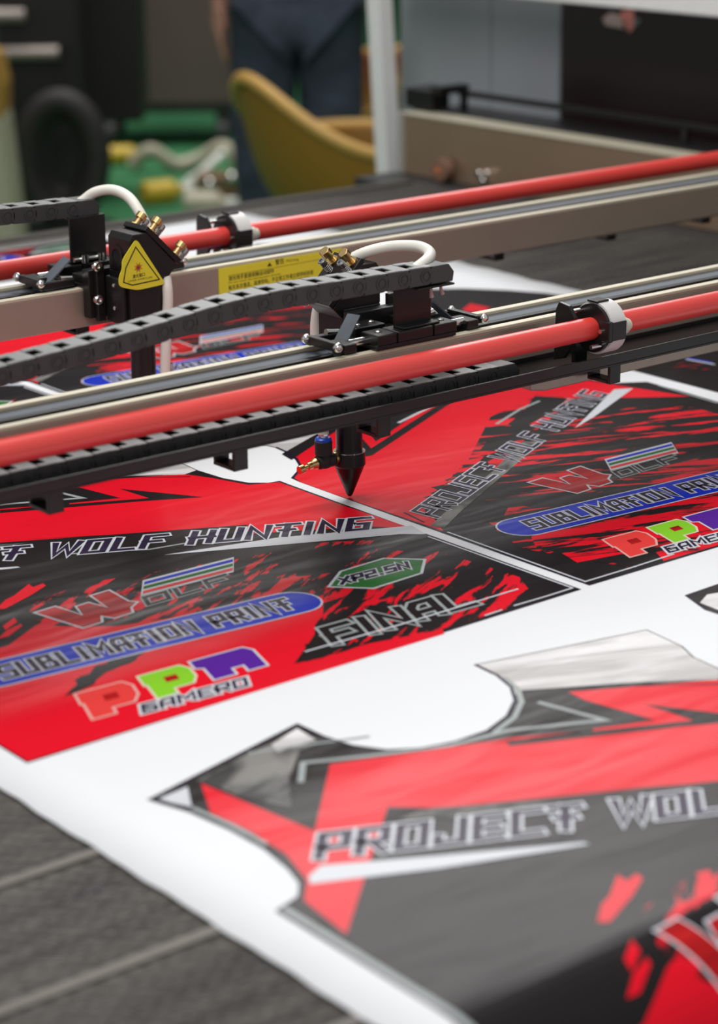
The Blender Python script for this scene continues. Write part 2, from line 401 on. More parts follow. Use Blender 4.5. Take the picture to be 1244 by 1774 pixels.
def text(pm, txt, p0, p1, p2, m_out, m_fill, layer, th=.17, gap=.62, o=.06, extra=1.0):
    """letters between p0 (baseline start) and p1 (baseline end); p2 = cap height over p0; th, o in cap heights"""
    p0, p1, p2 = Vector(p0), Vector(p1), Vector(p2); U = p2-p0; H = U.length
    wd = [(.35 if c in 'I.' else .5 if c == ' ' else 1.25 if c in 'WM' else 1) for c in txt]
    adv = [x+gap for x in wd]; tot = sum(adv)-gap
    X = (p1-p0)/tot
    cur = 0
    i = 0
    ux, uy = X, U
    for c, x_, ad in zip(txt, wd, adv):
        for st in G.get(c, []):
            pts = [p0+ux*(cur+(q[0]*x_ if c not in 'I.' else x_*.5))+uy*q[1] for q in st]
            cl = (Vector(pts[0])-Vector(pts[-1])).length < 1e-9
            if cl: pts = pts[:-1]
            i += 1
            if m_out:
                for q in ribbon(pts, H*(th/2+o), cl, H*(th/2+o) if not cl else 0): pm.add(q, m_out, layer+.05*(i % 7))
            if m_fill:
                for q in ribbon(pts, H*th/2, cl, H*th/2 if not cl else 0): pm.add(q, m_fill, layer+1+.05*(i % 7))
        cur += ad
def line(pm, pts, w, m, layer):
    pm.n += 1; layer += .035*pm.n
    for q in ribbon(pts, w/2): pm.add(q, m, layer)
def unit(poly, p0, p1, p2):
    p0, p1, p2 = Vector(p0), Vector(p1), Vector(p2)
    return [p0+(p1-p0)*a+(p2-p0)*b for a, b in poly]
def grow(poly, d):
    P = [Vector(p) for p in poly]; n = len(P)
    ar = sum(P[i].x*P[(i+1) % n].y-P[(i+1) % n].x*P[i].y for i in range(n)); sg = 1 if ar > 0 else -1
    out = []
    for i in range(n):
        a = (P[i]-P[i-1]).normalized(); b = (P[(i+1) % n]-P[i]).normalized()
        t = (a+b); t = t.normalized() if t.length > 1e-6 else b
        nn = Vector((t.y, -t.x))*sg; c = max(.5, nn.dot(Vector((b.y, -b.x))*sg)); out.append(P[i]+nn*d/c)
    return out

fab_o = thing('printed_fabric', (0, 0, 0), 'wide white sublimation fabric with red and black jersey prints lying on the conveyor', 'fabric')
# cloth sheet with slightly wavy cut edges
mb = MB(); rnd = random.Random(3)
ss = [YEND-.0085*i for i in range(int((YEND-BY0)/.0085)+1)]; ss = ss + [BY0-.0085*k for k in range(1, 36)]
NX = 24; vs = []
for i, s in enumerate(ss):
    xl = -.612+.0006*math.sin(s*61)+.0005*math.sin(s*141+1)
    xr = (.836 if s > .3 else .836-.0) + .02*max(0, min(1, (s-.5)/.6))*(1 if s < 1.1 else 1-(s-1.1)/.4) + .0022*math.sin(s*47)+.0015*math.sin(s*97)
    y, z = prof(s, -.0001)
    for k in range(NX+1): vs.append((xl+(xr-xl)*k/NX, y, z))
mb.add(vs, [(i*(NX+1)+k, i*(NX+1)+k+1, (i+1)*(NX+1)+k+1, (i+1)*(NX+1)+k) for i in range(len(ss)-1) for k in range(NX)], True)
sheet = mb.build('fabric_sheet', c_white, fab_o)
sm = sheet.modifiers.new('thickness', 'SOLIDIFY'); sm.thickness = .0011; sm.offset = -1
# recalc may flip an open sheet: make sure the normals look up
if sheet.data.polygons[10].normal.z < 0: sheet.data.flip_normals()

Wpoly = [(0, 1), (.26, 1), (.38, .40), (.46, .78), (.62, .78), (.72, .40), (.76, 1), (1.0, 1), (1.0, .42), (1.06, .30), (.92, .18), (.86, 0), (.62, 0), (.53, .22), (.44, 0), (.2, 0)]
Ppoly = [(0, 0), (.0, .6), (-.05, .6), (-.05, 1), (.86, 1), (1, .8), (1, .45), (.86, .22), (.42, .22), (.42, 0)]
Phole = [(.40, .50), (.40, .70), (.66, .70), (.66, .50)]
Apoly = [(0, 0), (.0, .58), (-.14, .66), (-.14, 1), (.88, 1), (1, .8), (1, 0), (.66, 0), (.66, .28), (.40, .28), (.40, 0)]
def logos(off, parent):
    """W-OLF mark, blue banner, three-letter gaming mark, green badge, FINAL"""
    pm = PM(off)
    p = unit(Wpoly, A(118, 1096), A(246, 1056), A(62, 1062))
    pm.add(grow(p, .0022), c_letter, 8); pm.add(p, c_maroon, 9)
    a, b = A(244, 1032), A(405, 990); v = Vector(A(247, 1008))-Vector(a)
    a, b = Vector(a), Vector(b)
    pm.add([a-v*.08, b-v*.08, b+v*1.08, a+v*1.08], c_letter, 8)
    for k, c in ((0, c_coral), (1, c_green), (2, c_blue)):
        pm.add([a+v*(k/3+.06)+(b-a)*.02, b+v*(k/3+.06)-(b-a)*.01, b+v*(k/3+.27)-(b-a)*.01, a+v*(k/3+.27)+(b-a)*.02], c, 9)
    text(pm, 'OLF', A(258, 1048), A(398, 1008), A(250, 1036), c_soft, c_dark, 8, th=.22, o=.10, gap=.5)
    pm.build('wolf_logo', parent)
    # banner
    pm = PM(off)
    pr = Vector(A(505, 1045)); pl = Vector(A(908, 913))-Vector((.5765, .002)); d = (pr-pl).normalized(); n = Vector((-d.y, d.x))
    hh = abs((Vector(A(293, 1077))-Vector(A(293, 1124))).dot(n))/2
    def pill(h): return [pl+n*h*math.cos(t)-d*h*math.sin(t) for t in [PI*k/12 for k in range(13)]] + [pr-n*h*math.cos(t)+d*h*math.sin(t) for t in [PI*k/12 for k in range(13)]]
    pm.add(pill(hh), c_letter, 8); pm.add(pill(hh*.93), c_blue, 9)
    text(pm, 'SUBLIMATION PRINT', pl+n*(-hh*.46)+d*hh*.2, pr+n*(-hh*.46)-d*hh*.2, pl+n*(hh*.46)+d*hh*.35, c_letter, c_navy, 10, th=.19, o=.07, gap=.62)
    pm.build('banner_print', parent)
    pm = PM(off)
    for poly, (q0, q1, q2), col, lc in ((Ppoly, ((162, 1246), (250, 1222), (136, 1202)), c_coral, cloth('pale_red_print', (.75, .42, .38))),
                                   (Ppoly, ((274, 1210), (352, 1188), (244, 1172)), c_lime, cloth('pale_sand_print', (.72, .66, .5))),
                                   (Apoly, ((372, 1178), (462, 1153), (342, 1144)), c_purple, c_letter)):
        P = unit(poly, A(*q0), A(*q1), A(*q2)); pm.add(grow(P, .0022), lc, 8); pm.add(P, col, 9)
        if poly is Ppoly: pm.add(grow(unit(Phole, A(*q0), A(*q1), A(*q2)), .0006), c_maroon, 10)
    text(pm, 'GAMERO', A(250, 1235), A(428, 1188), A(247, 1222), c_letter, c_navy, 8, th=.20, o=.16, gap=.5)
    pm.build('gaming_logo', parent)
    pm = PM(off)
    hx = [A(566, 1018), A(588, 990), A(664, 967), A(739, 969), A(733, 994), A(648, 1021)]
    pm.add(hx, c_letter, 8); pm.add(grow(hx, -.0028), c_green, 9)
    text(pm, 'XP2.5N', A(592, 1013), A(708, 984), A(588, 1003), c_letter, c_navy, 10, th=.24, o=.10, gap=.5)
    pm.build('badge_print', parent)
    pm = PM(off)
    text(pm, 'FINAL', A(582, 1115), A(822, 1047), A(560, 1090), c_soft, c_dark, 9, th=.22, o=.08, gap=.5)
    line(pm, [A(528, 1130), A(690, 1084), A(898, 1021)], .0022, c_letter, 11.5)
    pm.build('lettering', parent)

def arm(pts): return pts
def jersey_front(off, n):
    pm = PM(off)
    right_arm = [A(581, 869.5), A(497, 839), A(484, 834), A(466, 837), A(430, 837), A(385, 829), A(340, 815), A(306, 799)]
    neck = [T(825, 1152), T(862, 1170), T(886, 1190), T(893, 1213), T(880, 1240), T(845, 1266), T(790, 1285), T(730, 1297), T(670, 1300), T(610, 1292), T(560, 1276), T(515, 1255)]
    larm = [T(260, 1385), T(330, 1406), T(400, 1437), T(460, 1470), T(502, 1505), T(522, 1530), T(520, 1553), T(482, 1578)]
    out = [A(48, 1320), A(1003, 1021)] + right_arm + [T(1180, 1120), T(1120, 1092)] + neck + larm
    pm.add(grow(out, .0016), c_line, .5)
    pm.add(out, c_dark, 1)
    # red body
    red = [T(348, 1357), T(545, 1440), T(572, 1324), T(700, 1306), T(900, 1277), T(1000, 1268), A(-40, 889), A(0, 884), A(120, 876), A(262, 864), A(330, 860), A(300, 840), A(200, 829), A(250, 828), A(330, 824), A(372, 829), A(430, 840),
           A(484, 835.5), A(581, 871), A(716, 916), A(640, 912), A(420, 926), A(430, 909), A(200, 926), A(0, 937), T(1110, 1366), T(760, 1400), T(672, 1398), T(655, 1450), T(600, 1618), T(527, 1560), T(532, 1525), T(496, 1480), T(430, 1438), T(365, 1408)]
    pm.add(red, c_red, 2)
    pm.add([T(985, 1199), T(1244, 1178), A(372, 829), A(420, 840), A(430, 850), A(351, 861), A(207, 847), A(258, 863), A(120, 878), A(120, 872), A(209, 863), A(131, 843)], c_red, 3)
    pm.add([A(351, 861.5), A(207, 847), A(262, 863), A(120, 874), A(0, 885), A(0, 889), A(120, 879), A(240, 869)], c_dark, 4)
    # pale shoulder band
    pm.add([T(825, 1152), T(1120, 1092), T(1180, 1120), A(306, 799), A(340, 815), A(320, 822), A(190, 826), T(905, 1196), T(893, 1204), T(876, 1180)], c_ash, 4)
    line(pm, [T(905, 1197), T(1244, 1174), A(190, 829), A(330, 826)], .0022, c_line, 5)
    # pale notch and smoky patch of the left shoulder
    pm.add([T(275, 1384), T(325, 1363), T(332, 1398), T(300, 1392)], c_letter, 4)
    pm.add([T(340, 1352), T(430, 1306), T(520, 1268), T(575, 1282), T(520, 1300), T(500, 1350), T(505, 1400), T(420, 1380)], c_smoke, 4)
    pm.add([T(470, 1290), T(515, 1262), T(535, 1275), T(548, 1282), T(480, 1303)], c_ash, 5)
    line(pm, [T(430, 1305), T(640, 1276)], .003, c_soft, 6)
    line(pm, [T(521, 1356), T(525, 1322), T(640, 1310), T(780, 1292), T(880, 1266), T(1048, 1248), T(932, 1217)], .0048, c_soft, 6)
    line(pm, [p for p in neck], .0022, c_line, 6.2)
    line(pm, [Vector(p)+Vector((.001, -.006)) for p in neck[1:6]], .0045, c_soft, 6)
    line(pm, [Vector(p)+Vector((.004, .0035)) for p in larm[1:4]], .004, c_soft, 6)
    line(pm, [Vector(p)+Vector((.0045, .0)) for p in (larm[-1], Vector(larm[-1])+Vector((-.002, -.15)), (-.573, -.12))], .0055, c_soft, 6)
    # dark body becomes torn red below
    body = [A(-30, 1110), A(60, 1062), A(30, 1040), A(150, 1010), A(250, 1075), A(330, 1045), A(420, 1010), A(470, 1000), A(560, 972), A(480, 1030), A(560, 1010), A(610, 1040), A(540, 1080), A(600, 1090), A(520, 1140), A(700, 1090), A(810, 1062), A(850, 1066), A(850, 1070), A(48, 1319), (-.5735, -.10), (-.50, -.03)]
    low = [A(300, 1070), A(420, 1022), A(550, 985), A(585, 1030), A(570, 1060), A(545, 1100), A(520, 1145), A(700, 1095), A(760, 1075), A(770, 1098), A(48, 1319), (-.5735, -.14), A(15, 1118), A(60, 1085), A(110, 1060), A(200, 1085)]
    k_ = low.index(A(770, 1098))
    pm.add(jag(low[:k_], .006, 5+n, .01, None, True)+[low[k_-1]]+low[k_:], c_red, 2)
    pm.add([A(640, 950), A(700, 955), A(600, 1010), A(520, 1050), A(300, 1070), A(200, 1085), A(100, 1085), A(60, 1075), A(40, 1050), A(150, 1010), A(400, 970)], g_A, 3)
    pm.add([A(560, 1010), A(690, 985), A(760, 955), A(900, 1000), A(930, 1040), A(760, 1092), A(640, 1115), A(520, 1150), A(560, 1080)], g_A, 3)
    pm.add([A(430, 965), A(560, 940), A(660, 935), A(600, 990), A(420, 1010)], g_A2, 3)
    pm.add([A(510, 1150), A(545, 1100), A(590, 1075), A(650, 1060), A(600, 1120), A(560, 1140)], c_dark, 4)
    pm.add(jag([A(112, 1207), A(140, 1172), A(190, 1143), A(235, 1118), A(262, 1120), A(225, 1150), A(175, 1172), A(150, 1192)], .003, 9, .008), c_dark, 4)
    # white slashes
    pm.add([T(535, 1518), T(556, 1500), T(760, 1483), T(1012, 1460), T(1022, 1463), T(760, 1505), T(537, 1532)], c_letter, 6)
    pm.add([A(284, 962), A(480, 932), A(714, 911), A(738, 926), A(692, 926), A(480, 945)], c_letter, 6)
    line(pm, [A(120, 960), A(260, 952), A(330, 940)], .003, c_soft, 5)
    pm.add([T(690, 1420), T(744, 1400), T(900, 1392), T(1000, 1385), T(860, 1412)], c_smoke, 5)
    # white keyline along the right seam
    line(pm, [A(742, 930), A(992, 1019), A(948, 1033), A(890, 1050)], .0022, c_letter, 6)
    line(pm, [A(870, 1057), A(840, 1067)], .0022, c_letter, 6)
    # loose red flecks on the dark chest
    for fl in ([T(1035, 1598), T(1042, 1568), T(1070, 1538), T(1103, 1514), T(1114, 1522), T(1096, 1552), T(1056, 1598)], [T(1092, 1700), T(1100, 1670), T(1122, 1648), T(1130, 1655), T(1115, 1690)]):
        pm.add(fl, c_red, 5)
    f = Vector(A(50, 1040))-Vector(A(0, 1060))
    pm.add([A(0, 1052), A(50, 1012), A(58, 1018), A(20, 1050)], c_red, 5)
    pm.add([A(5, 1085), A(25, 1070), A(30, 1078), A(10, 1092)], c_red, 5)
    panel = pm.build('jersey_panel', fab_o)
    tx = PM(off)
    text(tx, 'PROJECT WOLF HUNTING', T(552, 1487), A(634, 917), T(560, 1447), c_letter, c_navy, 9, th=.19, o=.06, gap=.58)
    tx.build('lettering', panel)
    logos(off, panel)
    return panel

def jersey_back(off, n):
    pm = PM(off)
    la = [A(1021, 1013), A(581, 856), A(520, 834), A(507, 828), A(516, 818), A(520, 806), A(514, 796), A(498, 784), A(478, 775), A(455, 770), (.035, .235), (.032, .285)]
    top = [(.045, .32), (.20, .325), (.24, .27), (.30, .27), (.35, .325), (.50, .31)]
    ra = [(.520, .25), A(1029, 659), A(1067, 664), A(1120, 662), A(1176, 677), A(1244, 697), (.553, -.341)]
    out = la+top+ra
    pm.add(grow(out, .0016), c_line, .5); pm.add(out, c_dark, 1)
    red = [A(581, 857), A(520, 835), A(510, 828), A(518, 818), A(522, 806), A(516, 794), A(498, 783), A(520, 775), A(560, 757), A(600, 735), (.13, .26), (.30, .26), (.50, .25), A(1029, 661), A(1100, 672), A(1196, 687), A(1100, 689), A(940, 690)]
    red += jag([A(930, 692), A(880, 730), A(850, 770), A(830, 790), A(770, 832), A(730, 880)], .010, 4+n, .007, (.9, -.35), True)
    red += [A(735, 885), A(752, 898), A(768, 920)]
    pm.add(red, c_red, 2)
    pm.add([A(850, 722), A(927, 688), A(1000, 686), A(960, 720), A(900, 770), A(840, 790), A(800, 830), A(760, 850), A(810, 800)], g_B3, 3)
    pm.add([A(927, 686), A(985, 690), A(960, 712), A(900, 745), A(880, 735), A(905, 715)], c_dark, 4)
    pm.add([A(850, 757), A(905, 750), A(880, 778), A(830, 782)], c_dark, 4)
    pm.add([A(845, 800), A(980, 730), A(1120, 700), A(1300, 735), A(1300, 790), A(1100, 800), A(940, 850), A(880, 880), A(840, 870), A(860, 830)], g_B, 3)
    pm.add([A(1090, 700), A(1200, 705), A(1320, 740), A(1320, 850), A(1180, 860), A(1000, 905), A(900, 930), A(860, 920), A(880, 880), A(940, 850)], g_B, 3)
    red2 = [A(1244, 760), A(1160, 790), A(1060, 850), A(960, 870), A(930, 885), A(1010, 890), A(1244, 830)]
    pm.add([A(1080, 870), A(1170, 858), A(1320, 820), A(1320, 925), A(1244, 945), A(1150, 972), A(1130, 950), A(1000, 975), A(960, 950), A(1040, 925), A(930, 950), A(920, 930)], g_B3, 4)
    pm.add([A(840, 900), A(1000, 870), A(1100, 880), A(1050, 930), A(1000, 960), A(1100, 985), A(900, 950)], g_B2, 3.5)
    # black and white chevrons of the shoulder
    pm.add([A(627, 735), A(651, 765), A(741, 704), A(760, 685), (.17, .24), (.13, .24)], c_dark, 4)
    pm.add([A(590, 745), A(627, 759), A(643, 777), A(762, 700), A(800, 672), A(815, 678), A(782, 698), A(645, 789), A(629, 792), A(600, 790)], c_dark, 4)
    line(pm, [A(690, 733), A(754, 701), A(775, 685)], .004, c_letter, 5)
    pm.add([A(500, 784), A(553, 749), A(640, 700), (.06, .31), (.04, .30), (.036, .235), A(455, 770), A(478, 775)], c_ash, 4)
    pm.add([A(488, 787), A(552, 750), A(640, 698), A(648, 708), A(558, 762), A(505, 797)], c_dark, 5)
    line(pm, la[3:9], .003, c_line, 6)
    # smoky streak behind the slogan and the white spike
    pm.add([A(745, 912), A(790, 870), A(850, 820), A(905, 765), A(940, 765), A(870, 825), A(800, 885), A(770, 915)], c_smoke, 5)
    line(pm, [A(860, 735), A(900, 710), A(935, 695)], .004, c_soft, 5.5)
    pm.add([A(996, 742), A(1064, 675), A(1097, 673), A(1030, 722)], c_letter, 6)
    line(pm, [A(775, 922), A(1014, 1008), A(1100, 982), A(1168, 960)], .0022, c_letter, 6)
    line(pm, [A(700, 888), A(735, 905)], .002, c_line, 6)
    line(pm, [A(1141, 668), A(1180, 680), A(1244, 699)], .0035, c_soft, 6)
    panel = pm.build('jersey_panel', fab_o)
    tx = PM(off)
    text(tx, 'PROJECT WOLF HUNTING', A(757, 897), A(1050, 684), A(716, 886), c_letter, c_navy, 9, th=.15, o=.045, gap=.5)
    tx.build('lettering', panel)
    logos((off[0]+.5765, off[1]+.002), panel)
    return panel

jersey_front((0, -PITCH), 1).__setitem__('label', 'nearest jersey print with black chest, red yoke and pale shoulder')
jersey_front((0, 0), 2).__setitem__('label', 'jersey print with red yoke, white slash and green badge')
jersey_front((0, PITCH), 3)
jersey_back((0, -PITCH), 1)
jersey_back((0, 0), 2).__setitem__('label', 'jersey print with diagonal slogan and red brush strokes')
jersey_back((0, PITCH), 3)
jersey_back((0, 2*PITCH), 4)
# sleeve pieces in the right-hand column
pm = PM((0, 0)); q = [(.585, .83), (.79, .80), (.80, 1.02), (.70, 1.10), (.60, 1.04)]; pm.add(grow(q, .0016), c_line, .5); pm.add(q, c_dark, 1); pm.build('sleeve_panel', fab_o)
for dy in (0,):
    pm = PM((0, dy))
    o = [(.575, -.20), (.81, -.20), (.815, -.05), (.80, .03)]
    t = [Vector(A(*p))-Vector((0, PITCH)) for p in ((1012, 521), (985, 514), (945, 508), (880, 503), (800, 500), (745, 501), (690, 508))]
    t = [(p.x, p.y+PITCH-.0) for p in t]
    if dy != 0: t = [(x, y) for x, y in t]
    poly = [(.575, -.30), (.812, -.30), (.812, .30)] + t + [(.575, .40)]
    poly = [(x, y) for x, y in poly]
    pm.add(grow(poly, .0016), c_line, .5); pm.add(poly, c_dark, 1)
    pm.add([A(800, 537), A(815, 526), A(850, 533), A(835, 540), A(812, 541)], c_red, 3)
    pm.add([A(1130, 640), A(1300, 600), A(1300, 640)], g_B2, 2)
    a, b = Vector(A(1186, 621)), Vector(A(1236, 630)); n_ = Vector((.004, .009))
    pm.add([a, b, b+n_, a+n_], c_blue, 4); pm.add([a-n_*.8, b-n_*.8, b, a], c_letter, 4)
    pm.build('sleeve_panel', fab_o)

# ------------------------------------------------------------------ gantries (built for the rear one in local space: camera side is -y; origin under the nozzle)
XL, XR = -1.33, 1.36
def gantry(loc, rz, label, xl, xr, group):
    g = thing('gantry_beam', loc, label, 'gantry', None, rz)
    mb = MB(); zt = .1753; zb = .1340
    y0 = .04
    # beam: channel section with two raised cream lips
    mb.mat(m_alu).prism([(y0, zb), (y0+.064, zb), (y0+.064, zt-.0035), (y0+.0545, zt-.0035), (y0+.0545, zt-.010), (y0+.0095, zt-.010), (y0+.0095, zt-.0035), (y0, zt-.0035)], 'x', xl, xr)
    mb.build('beam', parent=g, bevel=.0006)
    for a in (y0, y0+.0545): MB().box((xl, a, zt-.0035), (xr, a+.0095, zt)).build('beam_edge', m_lip, g, bevel=.0007)
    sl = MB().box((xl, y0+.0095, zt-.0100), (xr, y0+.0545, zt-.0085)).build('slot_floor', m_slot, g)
    MB().box((xl, y0+.0285, zt-.0085), (xr, y0+.036, zt-.0035)).build('guide_rail', m_black, g, bevel=.0005)
    return g
GF = gantry((0, 0, 0), PI, 'front gantry beam of brushed aluminium crossing the cloth nearest the camera', -XR, 1.33, None)
GR = gantry((-.0597, .27, 0), 0, 'rear gantry beam of brushed aluminium carrying the yellow warning label', -1.27, 1.36+.0597, None)
# belt side: front belt sits at the far lip (y -.0495..-.0664 in world)
def belt(parent, y, xl, xr, xc):
    mb = MB().box((xl, y-.0085, .1690), (xr, y+.0085, .1712)); mb.build('timing_belt', m_belt, parent, bevel=.0004)
belt(GF, .058, -XR, 1.33, 0); belt(GR, .086, -1.27, 1.41, 0)
for g_, xs in ((GF, (-1.34, 1.31)), (GR, (-1.25, 1.40))):
    for x in xs: MB().box((x-.02, .035, .1005), (x+.02, .11, .1339)).build('end_carriage', m_black, g_, bevel=.002)
# tray, supports (parts of each gantry)
def tray(parent, xl, xr, brs):
    mb = MB().box((xl, .104, .1330), (xr, .168, .1352)); mb.box((xl, .1655, .1352), (xr, .168, .1450)); mb.box((xl, .104, .1352), (xr, .1056, .1395))
    mb.build('cable_tray', m_black, parent, bevel=.0005)
    for x in brs:
        b = MB(); w_ = .0075
        b.box((x-w_, .138, .106), (x+w_, .1415, .1330)); b.box((x-w_, .110, .106), (x+w_, .138, .1095)); b.box((x-w_, .110, .1095), (x+w_, .1135, .1330))
        b.build('tray_bracket', m_black, parent, bevel=.0006)
tray(GF, -XR, 1.33, [-(at(x, y, Y=-.1415).x) for x, y in ((418, 800), (98, 878), (666, 745), (1066, 650))]+[-.55])
tray(GR, -1.27, 1.40, [at(x, y, Y=.41).x+.0597 for x, y in ((120, 578), (838, 447), (1032, 414), (1196, 386), (520, 500))])
x_bar = at(920, 666, Y=-.104).x
mb = MB(); mb.prism([(-(x_bar), .1045), (-(x_bar+.02), .101), (-XR, .101), (-XR, .1330), (-x_bar, .1330)], 'y', .085, .104)
mb.build('stiffener_bar', m_alu, GF, bevel=.001)
mb = MB(); mb.prism([(.60, .120), (1.38, .120), (1.38, .1340), (.60, .1340)], 'y', .085, .1038)
mb.build('stiffener_bar', m_alu, GR, bevel=.001)

# red tubes
def beam_tube(name, y, x0, x1, z, label, g_):
    o = MB().cyl((x0, y, z), (x1, y, z), .0108, 40).build(name, m_tube, None, org=(0, y, z))
    adopt(o, g_); return tag(o, label)
beam_tube('red_tube', -.167, -1.33, XR, .1754, 'red lacquered round tube running in front of the near gantry beam', GF)
beam_tube('red_tube', .437, -1.33, XR, .1770, 'red lacquered round tube running behind the far gantry beam', GR)

# tube holder rings
def holder(loc, label, g_):
    t = MB().ring((-.004, 0, 0), (1, 0, 0), .0255, .0195, .019, 40).build('tube_holder', m_wring); t.location = loc; tag(t, label); adopt(t, g_)
    # black front plate with flat sides
    pl = []
    for k in range(24):
        a = 2*PI*k/24; r = .0235
        y, z = r*math.cos(a), r*math.sin(a); pl.append((max(-.0205, min(.0205, y)), z))
    b = MB(); b.ring((-.0075, 0, 0), (1, 0, 0), .0235, .0112, .006, 32); b.build('face_plate', m_black, t)
    b = MB().box((-.006, -.0262, -.009), (.014, -.0245, .009)); b.box((-.010, -.0262, -.010), (-.004, -.014, .010)); b.build('clamp_tab', m_black, t, bevel=.001)
    b = MB().box((-.006, -.006, .0245), (.010, .008, .0268)); b.build('top_tab', m_black, t, bevel=.0008)
    # rear plate to the left, D-shaped with bolt hole
    b = MB(); b.prism([(.004, -.012), (.004, .012), (.012, .022), (.026, .024), (.030, .016), (.032, -.034), (.018, -.030)], 'x', -.026, -.0215); b.build('side_plate', m_black, t, bevel=.0008)
    for yy, zz in ((.014, .015), (.014, -.015), (-.014, -.014)): MB().cyl((-.0215, yy, zz), (-.006, yy, zz), .0022, 12).build('standoff', m_chrome, t)
    MB().cyl((-.012, -.0165, .000), (-.006, -.0165, .000), .0024, 12).build('screw', m_chrome, t)
    b = MB().lathe((.015, -.012, .0), (.035, -.012, .0), [(0, .0085), (.010, .0085), (.012, .006), (.015, .006)], 16); b.build('nylon_knob', m_cream, t)
    MB().box((-.004, .024, -.040), (.012, .030, .004)).build('foot_arm', m_black, t, bevel=.001)
    return t
holder((at(1034, 566, Y=-.167)  .x, -.167, .1756), 'black and white ring clamp holding the near red tube', GF)
holder((at(398, 398, Y=.437).x, .437, .1770), 'black and grey ring clamp holding the far red tube, left of the blue reflection', GR)

# ------------------------------------------------------------------ laser head (local = rear orientation)
def screw_head(mb, p, n, r=.0042, h=.0045):
    p = Vector(p); n = Vector(n).normalized(); mb.lathe(p, p+n*h, [(0, r), (h*.7, r), (h, r*.75), (h, r*.45), (h*.5, r*.4)], 18, True)
def spring(mb, p, n, r, L, turns, wr):
    p = Vector(p); n = Vector(n).normalized(); u = n.orthogonal().normalized(); v = n.cross(u); N = turns*10
    mb.tube([p+n*(L*k/N)+(u*math.cos(2*PI*k/10)+v*math.sin(2*PI*k/10))*r for k in range(N+1)], wr, 6)
def laser_head(loc, rz, label, bt):
    h = thing('laser_carriage', loc, label, 'laser head', None, rz)
    # carriage over the beam, in three blocks
    c = MB(); c.box((-.046, .036, .1760), (.050, .106, .1800)); c.build('carriage_plate', m_black, h, bevel=.0008)
    for x0, x1 in ((-.046, -.018), (-.0165, .026), (.0275, .050)):
        MB().box((x0, .082, .1800), (x1, .1075, .1905)).build('carriage_block', m_black, h, bevel=.0012)
    for x0, x1 in ((-.044, -.020), (.004, .040)):
        MB().box((x0, .038, .1800), (x1, .062, .1880)).build('carriage_block', m_black, h, bevel=.0012)
    # belt clamps on both sides: slanted arms with chrome bolts
    for sx in (-1, 1):
        b = MB(); xx = sx*.0745
        b.box((xx-.007, .072, .1765), (xx+.007, .098, .1850))
        b.box((sx*.086-.0035, .050, .1790), (sx*.086+.0035, .094, .1870), Matrix.Rotation(0, 4, 'Z'))
        b.box((sx*.050, .046, .1775), (sx*.088, .054, .1850))
        cl = b.build('belt_clamp', m_black, h, bevel=.001)
        for yy, xx2 in ((.097, .086), (.050, .086)): MB().sphere((sx*xx2+sx*.003, yy, .1840), .0048, 14).build('chrome_bolt', m_chrome, cl)
        MB().cyl((sx*.050, .088, .1830), (sx*.070, .088, .1830), .0040, 14).build('chrome_bolt', m_chrome, cl); MB().cyl((sx*.052, .050, .1850), (sx*.066, .050, .1865), .0032, 12).build('chrome_bolt', m_chrome, cl)
        # belt end twisted up over the clamp
        b = MB(); P0 = Vector((sx*.078, .086, .1725)); P1 = Vector((sx*.047, .075, .203)); wd = Vector((0, .018, 0))
        q = [P0, P0-wd, P1-wd*.9, P1+Vector((-sx*.002, 0, .001))]
        nn = Vector((0, 0, .0018)); b.add(q+[p-nn for p in q], [(0, 1, 2, 3), (7, 6, 5, 4), (0, 4, 5, 1), (1, 5, 6, 2), (2, 6, 7, 3), (3, 7, 4, 0)])
        b.build('belt_tail', m_belt, h)
    # chain bracket: upright plate bent at the top
    b = MB().box((-.0275, .0885, .1905), (.0170, .0915, bt-.0005)); b.box((-.0275, .0885, bt-.002), (.0170, .125, bt)); b.box((-.0275, .0885, .1905), (.0170, .104, .1925))
    b.build('chain_bracket', m_black, h, bevel=.0008)
    MB().cyl((-.026, .086, .1950), (.010, .086, .1950), .0026, 12).build('chrome_rod', m_chrome, h)
    for x_ in (-.014, .006): MB().cyl((x_, .083, .1915), (x_, .083, .2000), .0043, 14).build('chrome_bolt', m_chrome, h)
    # hanging plate down the beam face
    b = MB().box((-.046, .026, .1450), (.026, .0385, .1960)); b.box((-.040, .020, .142), (-.030, .026, .205)); b.build('hanger_plate', m_black, h, bevel=.001)
    # body with round beam port in the left face
    b = MB(); b.box((-.024, -.018, .1400), (.022, .021, .1965)); b.box((-.0175, -.0145, .1300), (.0175, .0145, .1400)); b.box((-.030, -.012, .142), (-.024, .020, .190))
    b.build('head_body', m_black, h, bevel=.0014)
    # 45 degree mirror mount
    b = MB(); b.prism([(-.024, .1965), (-.024, .2305), (-.0195, .2365), (-.002, .2365), (.034, .1985), (.023, .1875), (.0, .1890)], 'y', -.0195, .0205)
    mm = b.build('mirror_mount', m_black, h, bevel=.001)
    MB().ring((-.0255, .004, .2120), (1, 0, 0), .0115, .0075, .0018, 28).build('beam_port', m_black, mm)
    MB().cyl((-.0247, .004, .2120), (-.0240, .004, .2120), .0078, 28).build('port_shade_disc', mat('port_shade', (.001, .001, .001), .9), mm)  # solid black disc stands for the dark inside the port
    dn = Vector((1, 0, 1)).normalized(); dt = Vector((1, 0, -1)).normalized()
    M = Matrix(((dt.x, 0, dn.x, 0), (0, 1, 0, 0), (dt.z, 0, dn.z, 0), (0, 0, 0, 1)))
    org = Vector((.016, 0, .2175)); M.translation = org
    b = MB().box((-.030, -.0200, .0005), (.027, .0215, .0065), M); b.build('mirror_plate', m_black, mm, bevel=.0008)
